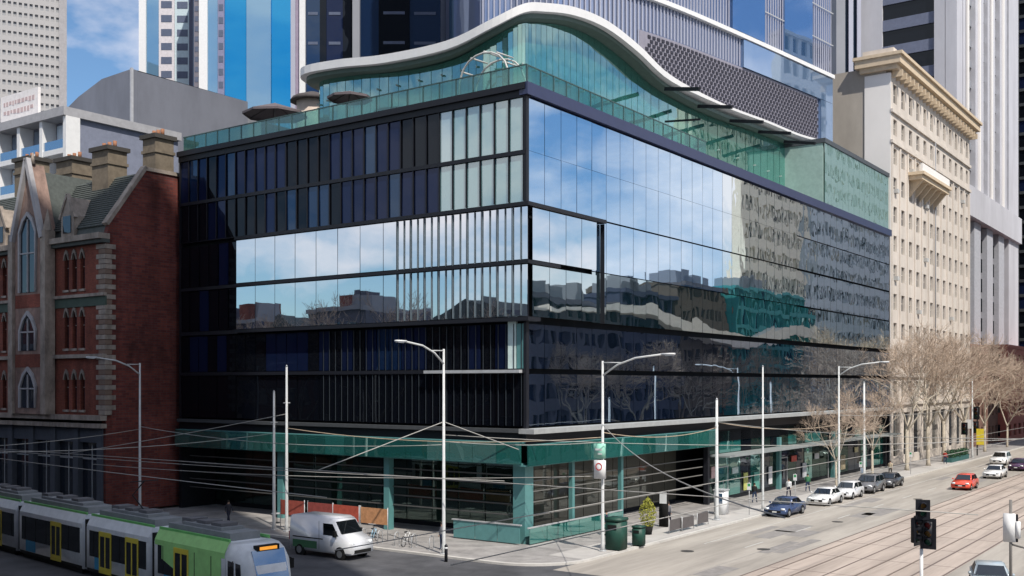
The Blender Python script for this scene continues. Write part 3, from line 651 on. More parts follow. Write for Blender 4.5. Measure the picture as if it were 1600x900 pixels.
# concrete tower right
ctw = st('lilac_concrete_tower', 'pale lilac concrete tower with dark vertical window strips behind the cream building', 'tower', 150, 8)
b = MB(); b.box(1, 57, 1, 30, 0, 110); part(b, 'tower_body', M_conc2, ctw)
for y0, y1 in ((13.2, 18.2),): b = MB(); b.box(0, 1, y0, y1, 0, 110); part(b, 'side_pier', M_conc, ctw)
b = MB(); b.box(-.3, 1, 1.7, 3.6, 0, 110); b.box(-.3, 4, -.4, 1.6, 0, 110); part(b, 'corner_pier', M_conc, ctw)
for z in range(38, 108, 5):
    b = MB(); b.box(.3, 1, 3.62, 13.18, z, z + 2.1); part(b, 'spandrel', mat('spandrel_blue', (.15, .17, .24), .5), ctw)
    b = MB(); b.box(.6, .98, 3.62, 13.18, z + 2.12, z + 4.95); part(b, 'ribbon_window', G_blk, ctw)
for i, x in enumerate((4.2, 14, 25.5, 37)):
    b = MB(); b.box(x, x + (7.2 if i else 4.4), -.6 if i % 2 else -.5, 1, 48, 110); part(b, 'pier', M_conc, ctw)
    b = MB(); b.box(x + (2 if i else 2), x + (3.2 if i else 3), -.95, -.61, 48, 110); part(b, 'fin', M_creamw, ctw)
b = MB(); b.box(46, 57, -.7, 1, 0, 110); part(b, 'end_pier', M_conc, ctw)
for i in range(4):
    x0, x1 = ((8.7, 13.9), (21.3, 25.4), (32.8, 36.9), (44.3, 45.9))[i]
    for z in range(48, 108, 4):
        b = MB(); b.box(x0 + .2, x1 - .2, .5, .98, z + 1.4, z + 3.9); part(b, 'window', G_blk, ctw)
        b = MB(); b.box(x0, x1, .1, .99, z, z + 1.3); part(b, 'spandrel', M_conc2, ctw)
b = MB(); b.box(-.4, 57.2, -1.4, 1, 42.3, 48); part(b, 'transfer_band', M_conc, ctw)
for i, x in enumerate((4.2, 14, 25.5, 37)):
    b = MB(); b.box(x, x + 5.6, -.4, 1, 0, 42.2); part(b, 'lower_pier', mat('lower_pier', (.42, .43, .47), .8), ctw)
for i in range(4):
    x0, x1 = ((9.9, 13.9), (19.7, 25.4), (31.2, 36.9), (42.7, 45.9))[i]
    for z in range(4, 40, 4):
        b = MB(); b.box(x0 + .1, x1 - .1, .5, .98, z + 1.2, z + 3.9); part(b, 'window', G_blk, ctw)
sl_ = bays('slotted_grey_tower', 'grey tower with black vertical slots rising above the cream party wall', 200, [(1306, 1320, M_conc2, .3, 0), (1320, 1325, G_blk, 0, 0), (1325, 1332, M_lil, .5, 0), (1332, 1338, G_blk, 0, 0), (1338, 1344, M_lil, .5, 0)], 105)
tower('black_banded_tower', 'black tower with thin pale floor lines at the right edge', 'tower', 222, 262, 6, 40, 120, mat('charcoal', (.05, .055, .06), .6), [G_blk, G_nav], 10, 34, 12, .9, .8)
tower('brown_brick_block', 'low reddish brown block behind the bare trees at the far right', 'building', 126.5, 149, .5, 20, 16.5, brickmat('brown_brick', (.28, .15, .11), (.22, .11, .085), (.25, .2, .17)), [G_win, G_win2], 5, 4, 8, .5, .55, stuff=False)
tower('red_brick_shop', 'deep red low building at the right edge by the traffic lights', 'building', 149.5, 215, -1, 6.6, 17, mat('red_render', (.40, .13, .10), .8), [G_win, G_win2], 3, 4, 14, .5, .5, stuff=False)
b = MB()

# ------------------------------------------------------------------ red brick gothic building
go = st('gothic_brick_building', 'dark red brick gothic building with limestone gable, slate roof and striped quoins', 'building', -6.5, 36)
# local: x into the block, y to the left along the street
b = MB(); b.prism([(0, .3), (0, 22), (.35, 23.2), (3.7, 28.0), (24, 28.0), (24, .3)], lambda x, z: (x, 0, z), lambda x, z: (x, .5, z)); part(b, 'gable_wall', M_brick2, go)
b = MB(); b.box(.6, 23.9, .5, 26, .2, 22); part(b, 'building_body', M_core, go)
b = MB(); b.prism([(.1, 22.0), (.45, 23.2), (3.6, 27.7), (23, 27.7), (23, 22.0)], lambda x, z: (x, .51, z), lambda x, z: (x, 26, z)); part(b, 'roof', M_slate, go)
for k in range(22):
    b = MB(); f = k / 22; f2 = (k + 1) / 22; x0, z0, x1, z1 = .42 + 3.2 * f, 23.2 + 4.6 * f, .42 + 3.2 * f2, 23.2 + 4.6 * f2
    b.hexa([(x0 - .1, .52, z0 - .02), (x0 - .1, 25.9, z0 - .02), (x1 + .02, 25.9, z1), (x1 + .02, .52, z1), (x0 - .14, .52, z0 + .06), (x0 - .14, 25.9, z0 + .06), (x1 - .02, 25.9, z1 + .06), (x1 - .02, .52, z1 + .06)])
    part(b, 'slate_course', M_slate, go)
b = MB(); b.beam((.1, .2, 23.2), (3.7, .2, 28.3), .65, .3); b.beam((3.6, .2, 28.15), (14, .2, 28.15), .65, .3); part(b, 'verge_coping', M_lime, go)
# brick front wall with openings for groups of lancets
bw_ = MB(); openings = []
rowsz = [(8.4, 11.4), (13.4, 16.5), (18.2, 21.2)]
def lancets(y0, y1, n):
    return [(y0 + (y1 - y0) * (i + .5) / n) for i in range(n)]
wy = []
for a, c in ((2.6, 6.0), (14.4, 17.8), (20.5, 23.9)): wy += lancets(a, c, 3)
lw = .62
ys = [0] + sorted(sum([[y - lw / 2, y + lw / 2] for y in wy], [])) + [26]
for i in range(0, len(ys), 2): bw_.box(0, .55, ys[i], ys[i + 1], 7.8, 22)
for y in wy:
    zz = [7.8] + sum([[a, c] for a, c in rowsz], []) + [22]
    for i in range(0, len(zz), 2): bw_.box(0.002, .54, y - lw / 2, y + lw / 2, zz[i], zz[i + 1])
part(bw_, 'front_wall', M_brick, go)
for (z0, z1) in rowsz:
    h = z1 - z0; b = MB(); b.box(.3, .36, -lw / 2, lw / 2, 0, h); b.box(.26, .3, -.03, .03, 0, h, 1); b.box(.25, .3, -lw / 2, lw / 2, h * .6, h * .6 + .06, 1)
    me = b.mesh('window', [G_win, M_lime])
    b = MB(); pts = [(-lw / 2 - .1, h - .55), (-lw / 2, h - .55), (-lw / 4, h - .15), (0, h + .02), (lw / 4, h - .15), (lw / 2, h - .55), (lw / 2 + .1, h - .55), (lw / 3, h + .12), (0, h + .32), (-lw / 3, h + .12)]
    b.prism(pts, lambda y, z: (-.09, y, z), lambda y, z: (.1, y, z)); me2 = b.mesh('window_arch', M_lime); b = MB(); b.box(-.12, .2, -lw / 2 - .1, lw / 2 + .1, -.18, 0); me3 = b.mesh('sill', M_lime)
    for y in wy:
        wo_ = link(me, 'window', go, (0, y, z0)); link(me2, 'window_arch', wo_, (0, 0, 0)); link(me3, 'sill', wo_, (0, 0, 0))
for z0, z1, d, m in ((22.0, 22.45, .7, M_lime), (21.7, 21.98, .45, M_slate), (17.5, 17.75, .3, M_lime), (16.75, 17.48, .12, mat('terracotta_panel', (.07, .10, .08), .8)), (12.6, 12.9, .35, M_lime), (7.6, 8.0, .55, M_lime), (7.0, 7.35, .45, M_lime)):
    b = MB(); b.box(-d, .02 if z0 < 21 else .3, -.12, 26, z0, z1); part(b, 'string_course', m, go)
for k in range(34):      # striped quoins at the corner
    z = 8.05 + k * .4
    if z > 21.3: break
    b = MB(); L_ = .85 if k % 2 else .5; b.box(-.1, L_, -.08, L_ + .3, z, z + .36); part(b, 'quoin', M_lime if k % 2 or k % 5 == 0 else mat('quoin_dark', (.2, .14, .11), .9), go)
# ground floor arcade
for i in range(8):
    y = .3 + i * 3.3; b = MB(); b.box(-.15, .5, y, y + .7, .13, 7.0); part(b, 'ground_pier', mat('bluestone', (.07, .08, .10), .8), go)
    if i < 7:
        b = MB(); b.box(0, .4, y + .71, y + 3.29, 5.8, 7.0); part(b, 'lintel', mat('bluestone', (1, 1, 1)), go)
        b = MB(); b.box(.3, .36, y + .75, y + 3.25, 1.0, 5.8); b.box(.26, .3, y + 1.9, y + 2.0, 1, 5.8, 1); b.box(.26, .3, y + .75, y + 3.25, 4.4, 4.5, 1); part(b, 'ground_window', [G_win, M_gal], go)
        b = MB(); b.box(0, .4, y + .71, y + 3.29, .13, 1.0); part(b, 'ground_wall', mat('bluestone', (1, 1, 1)), go)
# tall limestone gable bay
gy = 9.8
b = MB(); b.prism([(7.4, 8), (7.4, 22.3), (8.0, 23.4), (gy, 29.0), (11.6, 23.4), (12.2, 22.3), (12.2, 8)], lambda y, z: (-.75, y, z), lambda y, z: (.6, y, z)); part(b, 'gable_bay', mat('pink_sandstone', (.30, .205, .17), .9, var=.2, scale=1.2), go)
grimy(MC['pink_sandstone'], 1.0, .6, 1.1, (1, 1, .4))
for z0 in (11.9, 16.9): b = MB(); b.box(-.78, -.752, 7.75, 11.85, z0, z0 + 1.1); part(b, 'brick_band', M_brick, go)
for (z0, z1, ww) in ((8.5, 11.6, 1.1), (13.3, 16.3, 1.1), (18.2, 24.6, 1.15)):
    b = MB(); b.prism([(gy - ww, z0), (gy + ww, z0), (gy + ww, z1 - 1.4), (gy + ww * .55, z1 - .5), (gy, z1), (gy - ww * .55, z1 - .5), (gy - ww, z1 - 1.4)], lambda y, z: (-.80, y, z), lambda y, z: (-.74, y, z)); wb = part(b, 'bay_window', G_win, go)
    b = MB(); b.box(-.9, -.8, gy - .06, gy + .06, z0, z1 - .3); b.box(-.9, -.8, gy - ww, gy + ww, (z0 + z1) / 2, (z0 + z1) / 2 + .12)
    pts = [(gy - ww - .22, z0), (gy - ww, z0), (gy - ww, z1 - 1.4), (gy - ww * .55, z1 - .5), (gy, z1), (gy + ww * .55, z1 - .5), (gy + ww, z1 - 1.4), (gy + ww, z0), (gy + ww + .22, z0), (gy + ww + .22, z1 - 1.3), (gy + ww * .7, z1 - .25), (gy, z1 + .35), (gy - ww * .7, z1 - .25), (gy - ww - .22, z1 - 1.3)]
    for i in range(6): a_, c_, d_, e_ = pts[i + 1 if i else 1], pts[i + 2], pts[12 - i if i < 6 else 8], pts[13 - i]; b.hexa([(-.95, *a_), (-.95, *c_), (-.95, *d_), (-.95, *e_), (-.76, *a_), (-.76, *c_), (-.76, *d_), (-.76, *e_)])
    part(b, 'tracery', mat('pale_tracery', (.38, .37, .38), .9), wb)
b = MB(); b.beam((-.9, 7.5, 22.6), (-.9, gy, 29.4), .4, .4); b.beam((-.9, 12.1, 22.6), (-.9, gy, 29.4), .4, .4); part(b, 'gable_coping', mat('pale_tracery', (1, 1, 1)), go)
for y in (7.3, 12.3): b = MB(); b.box(-1.0, -.1, y - .35, y + .35, 8, 23.2); b.tube([(-.55, y, 23.2), (-.55, y, 25.0)], [.45, .02], 4); part(b, 'pinnacle', M_lime, go)
b = MB(); b.tube([(-.4, gy, 29.0), (-.4, gy, 30.0)], [.25, .03], 6); part(b, 'finial', M_lime, go)
b = MB(); b.prism([(7.6, 22.3), (gy, 28.5), (12.0, 22.3)], lambda y, z: (.61, y, z), lambda y, z: (6.5, y, z)); part(b, 'gable_roof', M_slate, go)
for y0, y1, x0, x1, z0, z1 in ((.0, 1.7, 4.6, 6.4, 28.0, 30.9), (3.9, 6.2, 2.8, 4.6, 25, 30.1), (11.4, 13.9, 4.2, 6.2, 25, 30.4), (18, 20.5, 4, 6, 25, 31.2)):
    b = MB(); b.box(x0, x1, y0, y1, z0, z1); b.box(x0 - .2, x1 + .2, y0 - .2, y1 + .2, z1, z1 + .35, 1); b.box(x0 - .1, x1 + .1, y0 - .1, y1 + .1, z1 - 1.2, z1 - .95)
    cch = part(b, 'chimney', [M_chim, mat('chimney_cap', (.06, .055, .05))], go)
    for k in range(3): b = MB(); yy = y0 + (k + .5) * (y1 - y0) / 3; b.tube([((x0 + x1) / 2, yy, z1 + .35), ((x0 + x1) / 2, yy, z1 + .9)], .16, 8); part(b, 'chimney_pot', mat('terracotta', (.3, .14, .08)), cch)
for y in (5.4, 15.8, 22.0):
    b = MB(); b.prism([(y - .9, 22.6), (y - .9, 24.3), (y, 25.9), (y + .9, 24.3), (y + .9, 22.6)], lambda a, z: (.05, a, z), lambda a, z: (3.2, a, z)); dm = part(b, 'dormer', M_lime, go)
    b = MB(); b.box(-.02, .04, y - .55, y + .55, 22.9, 24.3); part(b, 'dormer_window', G_win, dm)
    b = MB(); b.beam((.1, y - 1.1, 24.1), (.1, y, 26.1), .3, .2); b.beam((.1, y + 1.1, 24.1), (.1, y, 26.1), .3, .2); part(b, 'dormer_coping', M_lime, dm)

# ------------------------------------------------------------------ buildings across the streets (seen as reflections)
def across(name, label, s0, s1, H, wm, gm, cols_, rows, wf=.55, hf=.55, t_=-36, y0=0):
    if H > 60: gm = [mat('shade_window', (.008, .01, .013), .6, spec=.1)] * 3 + [mat('shade_blind', (.3, .27, .2))]  # shade of the openings put into a matt near-black colour
    t = st(name, label, 'building', s0, t_ - 18)
    b = MB(); b.box(.01, s1 - s0 - .01, y0, 17.3, 0, H - .05); part(b, 'building_body', wm, t)
    # facade facing +y
    cw = (s1 - s0) / cols_; rh = H / rows; mb = MB(); pn = MB()
    for c in range(cols_):
        x = c * cw; mb.box(x, x + cw * (1 - wf), 17.31, 18, 0, H)
        for r in range(rows):
            mb.box(x + cw * (1 - wf), x + cw, 17.31, 17.98, r * rh, r * rh + rh * (1 - hf))
            pn.box(x + cw * (1 - wf), x + cw, 17.4, 17.5, r * rh + rh * (1 - hf), (r + 1) * rh, random.randrange(len(gm)))
    part(mb, 'front_wall', wm, t); part(pn, 'window', gm, t, kind='stuff')
    b = MB(); b.box(-.1, s1 - s0 + .1, y0, 18.5, H, H + .6); part(b, 'roof_slab', wm, t)
    if H < 40:
        for k in range(4):
            x = random.uniform(1, s1 - s0 - 6); b = MB(); b.box(x, x + random.uniform(2, 5), 11, 16.5, H + .61, H + random.uniform(1.4, 3)); part(b, 'roof_plant', M_conc2, t)
    return t
D1 = mat('opp_dark', (.10, .10, .13), .8); D2 = mat('opp_navy', (.06, .07, .12), .7); D3 = mat('opp_beige', (.88, .82, .70), .9); D4 = mat('opp_blue', (.62, .68, .74), .8)
DG = [G_blk, G_nav, G_win]
across('dark_office_across_street', 'dark office block across the street mirrored low in the right facade', 47, 76, 21, D1, DG, 12, 6, .7)
across('navy_office_across_street', 'navy office block across the street mirrored beside the taller one', 76.2, 94, 23.4, D2, DG, 8, 7, .7)
across('brown_office_across_street', 'brown office block across the street mirrored under the sky', 94.2, 111.5, 26, mat('opp_brown', (.14, .11, .09), .8), DG, 8, 8, .6)
across('teal_glass_block_across_street', 'teal glass block with white roof edge mirrored in the facade', 112, 147, 26.8, mat('opp_teal', (.05, .30, .32), .5), [G_teal, G_teal, G_nav2], 14, 8, .8, .8, t_=-35)
across('beige_flats_across_street', 'beige apartment tower mirrored as a chequered pattern', 121, 153, 75, D3, [G_blk, G_win, G_win], 11, 17, .62, .62, t_=-37, y0=15.5)
across('blue_flats_across_street', 'blue grey apartment tower mirrored beside the beige one', 153.5, 215, 70, D4, [G_blk, G_nav2, G_win], 16, 16, .62, .6, t_=-36, y0=10)
cb = st('pale_street_canopy', 'long pale wavy canopy band on the opposite buildings, seen in the facade reflection', 'canopy', 0, -35.6)
b = MB(); pts = [(52, 19.6), (66, 20.2), (80, 20.2), (92, 18.6), (104, 17.0), (118, 16.8), (132, 19), (150, 19.5), (170, 16), (200, 14)]
cpz = catmull([(x, 0, z) for x, z in pts], 5)
for i in range(len(cpz) - 1):
    a, c = cpz[i], cpz[i + 1]; th = lambda x: .5 + 1.6 * max(0, min(1, (x - 62) / 30))
    b.hexa([(a.x, .1, a.z), (c.x, .1, c.z), (c.x, 2.2, c.z), (a.x, 2.2, a.z), (a.x, .1, a.z + th(a.x)), (c.x, .1, c.z + th(c.x)), (c.x, 2.2, c.z + th(c.x)), (a.x, 2.2, a.z + th(a.x))])
part(b, 'canopy_band', mat('canopy_pale', (.88, .80, .74), .8), cb)
random.seed(21)
# row across street B, off the left edge
tt = 14
for i, (wd, H) in enumerate(((10, 13), (12, 16.5), (9, 14), (9, 19), (10, 16), (12, 18.5), (16, 15), (24, 18.5))):
    nm = ('low shop', 'brick shop', 'terrace', 'tall office', 'plain store', 'hotel', 'brick warehouse', 'long warehouse')[i]
    t = st('street_row_building', 'shaded %s across the side street, mirrored in the glass' % nm, 'building', -45, tt)
    b = MB(); b.box(0, 11.9, .02, wd - .02, 0, H); part(b, 'building_body', (D1, M_brick, D2)[i % 3], t)
    b = MB()
    for k in range(int(wd // 2.4)):
        for r in range(int(H // 3.6)): b.box(11.91, 12.0, .7 + k * 2.4, 2.1 + k * 2.4, 1.2 + r * 3.6, 3.2 + r * 3.6)
    part(b, 'window', G_win, t, kind='stuff')
    b = MB(); b.box(-.1, 12.3, 0, wd, H, H + .5); part(b, 'parapet', M_conc2, t); tt += wd
    for k in range(3):
        y = random.uniform(0, wd - 3); b = MB(); b.box(7 - k, 9.5 + k * .5, y, y + random.uniform(1, 2.8), H + .51, H + random.uniform(1.2, 2.8)); part(b, 'roof_plant', (D1, M_conc2, M_brick)[k], t)
    if i % 3 == 1:
        b = MB(); b.prism([(.3, H + .5), (wd / 2, H + 3), (wd - .3, H + .5)], lambda y, z: (1, y, z), lambda y, z: (11.8, y, z)); part(b, 'pitched_roof', M_slate, t)
bt = thing('added_shade_tower', 'plain grey tower block added out of view behind the viewpoint to shade the side street', 'tower', (-2, -20, 0))  # unseen block added, placed and sized to cast shade on the side street
b = MB(); b.box(-40, 27.5, -14, 12, 0, 165); part(b, 'tower_body', M_conc2, bt)
tb = thing('viewpoint_terrace', 'low terrace block under the viewpoint', 'building', (0, -2, 0))
b = MB(); b.box(-12, 12, -5, 6, 0, 8.7); part(b, 'terrace_body', M_conc2, tb)
b = MB(); b.box(-12, 12, 5.8, 6, 8.7, 9.3); part(b, 'terrace_parapet', M_conc, tb)

# ------------------------------------------------------------------ vehicles
M_tyre = mat('tyre', (.012, .012, .013), .9); M_rim = mat('rim', (.35, .36, .37), .35, .7)
G_car = glass('car_glass', (.006, .008, .01), (.9, .95, 1), .12, bump=0)
M_hl = mat('headlight', (.75, .78, .8), .15, spec=.8); M_tl = mat('tail_light', (.35, .01, .01), .25)
M_plate = mat('plate', (.7, .7, .68), .5); M_und = mat('underbody', (.01, .01, .01), .9)
def paint(name, c): return mat(name, c, .22, .15, var=.03, spec=.6)
def wheel(root, x, y, r, side):
    w_ = bpy.data.objects.new('wheel', None); SC.collection.objects.link(w_); w_.parent = root; w_.location = (x, y, r)
    b = MB(); n = 20; d = .11
    prof = [(-d, r * .86), (-d * .8, r), (d * .8, r), (d, r * .86)]
    base = len(b.v)
    for (yy, rr) in prof:
        for k in range(n): a = 2 * math.pi * k / n; b.v.append((rr * math.cos(a), yy, rr * math.sin(a)))
    for i in range(3):
        for k in range(n): b.f.append((i * n + k, i * n + (k + 1) % n, (i + 1) * n + (k + 1) % n, (i + 1) * n + k)); b.mi.append(0); b.sm.append(True)
    b.f += [tuple(range(n)), tuple(range(3 * n, 4 * n))]; b.mi += [0, 0]; b.sm += [False] * 2
    part(b, 'tyre', M_tyre, w_)
    b = MB(); yy = (d + .012) * side
    b.tube([(0, yy - .02, 0), (0, yy, 0)], [r * .62, r * .58], 16); b.tube([(0, yy, 0), (0, yy + .02 * side, 0)], [r * .14, r * .1], 8)
    part(b, 'rim', M_rim, w_)
def car(label, loc, ang, pm, kind='sedan', group=None, name='parked_car'):
    t = thing(name, label, 'car', loc, ang, group)
    if kind == 'sedan':
        Lh, Wd, H, r = 2.3, .9, 1.42, .32
        low = [(-2.3, .35), (-2.28, .72), (-2.2, .93), (-1.5, .99), (.95, .93), (1.9, .78), (2.22, .66), (2.3, .45), (2.26, .25), (-2.25, .25)]
        gh = dict(b=(-1.75, 1.05), t=(-1.05, .25), zb=.95, zt=1.42)
    elif kind == 'hatch':
        Lh, Wd, H, r = 2.05, .88, 1.5, .31
        low = [(-2.05, .35), (-2.05, .8), (-1.95, 1.0), (.85, .97), (1.65, .82), (1.98, .68), (2.05, .45), (2.0, .25), (-2.0, .25)]
        gh = dict(b=(-1.98, 1.0), t=(-1.6, .2), zb=.98, zt=1.5)
    else:
        Lh, Wd, H, r = 2.3, .94, 1.72, .36
        low = [(-2.3, .4), (-2.3, .85), (-2.22, 1.1), (1.0, 1.08), (1.95, .97), (2.25, .8), (2.3, .5), (2.25, .3), (-2.25, .3)]
        gh = dict(b=(-2.22, 1.1), t=(-1.95, .35), zb=1.08, zt=1.7)
    b = MB(); b.prism(low, lambda x, z: (x, -Wd, z), lambda x, z: (x, Wd, z)); part(b, 'body', pm, t, bevel=.09)
    xb0, xb1 = gh['b']; xt0, xt1 = gh['t']; zb, zt = gh['zb'] - .03, gh['zt']; wb, wt = Wd - .06, Wd - .24
    b = MB(); b.hexa([(xb0, -wb, zb), (xb1, -wb, zb), (xb1, wb, zb), (xb0, wb, zb), (xt0, -wt, zt), (xt1, -wt, zt), (xt1, wt, zt), (xt0, wt, zt)]); part(b, 'cabin', pm, t, bevel=.07)
    def q(fx0, fx1, fz0, fz1, off=.012):      # side window quads following the cabin side
        for sg in (-1, 1):
            mb = MB(); P = []
            for fx, fz in ((fx0, fz0), (fx1, fz0), (fx1, fz1), (fx0, fz1)):
                xl = xb0 + (xt0 - xb0) * fz; xr = xb1 + (xt1 - xb1) * fz; y = (wb + (wt - wb) * fz + off) * sg; P.append(Vector((xl + (xr - xl) * fx, y, zb + (zt - zb) * fz)))
            Q = [p - Vector((0, .03 * sg, 0)) for p in P]; mb.hexa(P + Q); part(mb, 'side_window', G_car, t)
    q(.07, .47, .12, .86); q(.51, .92, .12, .86)
    for e, nm in ((0, 'rear_window'), (1, 'windscreen')):
        mb = MB(); P = []
        for fy, fz in ((-.88, .1), (.88, .1), (.88, .9), (-.88, .9)):
            x = (xb1 + (xt1 - xb1) * fz + .015) if e else (xb0 + (xt0 - xb0) * fz - .015); P.append(Vector((x, (wb + (wt - wb) * fz) * fy, zb + (zt - zb) * fz)))
        mb.hexa(P + [p - Vector((.04 if e else -.04, 0, .0)) for p in P]); part(mb, nm, G_car, t)
    for x in (-Lh + .82, Lh - .82):
        for sg in (-1, 1):
            b = MB(); b.tube([(x, (Wd - .2) * sg, r + .02), (x, (Wd + .004) * sg, r + .02)], r + .06, 20); part(b, 'wheel_arch', M_und, t)
            wheel(t, x, (Wd - .09) * sg, r, sg)
    zl = gh['zb'] - .28
    for sg in (-1, 1):
        b = MB(); b.box(Lh - .2, Lh - .015, sg * Wd * .55, sg * Wd * .9, zl - .07, zl + .08); part(b, 'headlight', M_hl, t, bevel=.02)
        b = MB(); b.box(-Lh - .01, -Lh + .12, sg * Wd * .6, sg * Wd * .94, zl - .02, zl + .14); part(b, 'tail_light', M_tl, t)
        b = MB(); b.box(xb1 - .42, xb1 - .25, sg * (Wd + .02), sg * (Wd + .17), zb + .02, zb + .16); part(b, 'mirror', pm, t, bevel=.03)
    b = MB(); b.box(Lh - .02, Lh + .012, -.5, .5, zl - .28, zl - .1); part(b, 'grille', M_und, t)
    b = MB(); b.box(Lh + .0, Lh + .025, -.18, .18, zl - .27, zl - .17); b.box(-Lh - .02, -Lh + .02, -.18, .18, zl - .12, zl - .0); part(b, 'number_plate', M_plate, t)
    return t
gpark = 'cars parked along the kerb of the glass building'
A_ = TH + math.pi     # facing towards the corner
car('dark blue sedan, nearest of the cars parked along the kerb', W(26.0, -7.3), A_, paint('paint_blue', (.035, .06, .14)), 'sedan', gpark)
car('white sedan parked just behind the dark blue one', W(35.5, -7.3), A_, paint('paint_white', (.78, .78, .78)), 'sedan', gpark)
car('white hatchback parked between the white sedan and a grey car', W(41.6, -7.3), A_, paint('paint_white2', (.70, .70, .71)), 'hatch', gpark)
car('mid grey off-road car parked fourth from the corner', W(48.0, -7.3), A_, paint('paint_grey', (.14, .14, .15)), 'suv', gpark)
car('charcoal sedan, last of the cars parked along the kerb', W(54.6, -7.3), A_, paint('paint_char', (.06, .06, .065)), 'sedan', gpark)
car('orange red hatchback driving in the middle of the road', W(56.5, -14.2), A_, paint('paint_red', (.75, .10, .06)), 'hatch', None, 'driving_car')
car('white sedan driving behind the orange red car', W(72, -14.0), A_, paint('paint_white', (1, 1, 1)), 'sedan', None, 'driving_car')
car('dark purple car beyond the white one at the right edge', W(85, -14.2), A_, paint('paint_purple', (.07, .03, .08)), 'sedan', None, 'driving_car')
car('tall white off-road car farthest up the road', W(93, -10.6), A_, paint('paint_white', (1, 1, 1)), 'suv', None, 'driving_car')
car('silver blue sedan at the bottom right corner, only its roof in view', W(1.8, -27.4), A_ + .25, paint('paint_silver', (.42, .48, .52)), 'sedan', None, 'driving_car')

# white delivery van
vn = thing('delivery_van', 'white delivery van with green stripe waiting by the tram', 'van', W(-9.6, 7.9), TH - math.pi / 2)
pw = paint('van_white', (.66, .67, .70)); Wv = .98
b = MB(); b.prism([(-2.6, .4), (-2.65, 1.2), (-2.55, 2.35), (-2.4, 2.45), (.75, 2.45), (1.2, 2.3), (1.75, 1.5), (2.5, 1.2), (2.65, .95), (2.68, .45), (2.6, .32), (-2.5, .32)], lambda x, z: (x, -Wv, z), lambda x, z: (x, Wv, z)); part(b, 'body', pw, vn, bevel=.1)
b = MB(); P = [Vector((1.25, -.82, 2.22)), Vector((1.25, .82, 2.22)), Vector((1.78, .86, 1.52)), Vector((1.78, -.86, 1.52))]; b.hexa([p + Vector((.03, 0, .02)) for p in P] + [p - Vector((.06, 0, .04)) for p in P]); part(b, 'windscreen', G_car, vn)
for sg in (-1, 1):
    b = MB(); b.prism([(.35, 1.4), (1.62, 1.4), (1.15, 2.1), (.35, 2.1)], lambda x, z: (x, sg * (Wv + .01), z), lambda x, z: (x, sg * (Wv - .03), z)); part(b, 'cab_window', G_car, vn)
    b = MB(); b.box(-2.3, -.2, sg * (Wv + .0), sg * (Wv + .008), .5, .95); part(b, 'green_stripe', mat('stripe_green', (.06, .16, .08), .4), vn)
    b = MB(); b.box(-.02, .0, sg * Wv, sg * (Wv + .006), .5, 2.2); b.box(-2.3, .3, sg * Wv, sg * (Wv + .01), 1.1, 1.16); part(b, 'panel_seam', M_und, vn)
    b = MB(); b.box(2.35, 2.62, sg * .62, sg * .92, .85, 1.12); part(b, 'headlight', M_hl, vn, bevel=.03)
    b = MB(); b.box(1.35, 1.5, sg * 1.0, sg * 1.2, 1.35, 1.7); part(b, 'mirror', M_und, vn)
    b = MB(); b.box(-2.68, -2.6, sg * .8, sg * .95, .9, 1.4); part(b, 'tail_light', M_tl, vn)
    for x in (-1.7, 1.75):
        b = MB(); b.tube([(x, (Wv - .2) * sg, .36), (x, (Wv + .004) * sg, .36)], .42, 20); part(b, 'wheel_arch', M_und, vn); wheel(vn, x, (Wv - .09) * sg, .35, sg)
b = MB(); b.box(2.55, 2.7, -.7, .7, .42, .62); part(b, 'bumper', M_und, vn)

# tram
TA = math.atan2(.69, -.72)
tm = thing('tram', 'long white and green low-floor tram with yellow doors crossing the side street', 'tram', (-10.7, 47.6, 0), TA + math.pi)
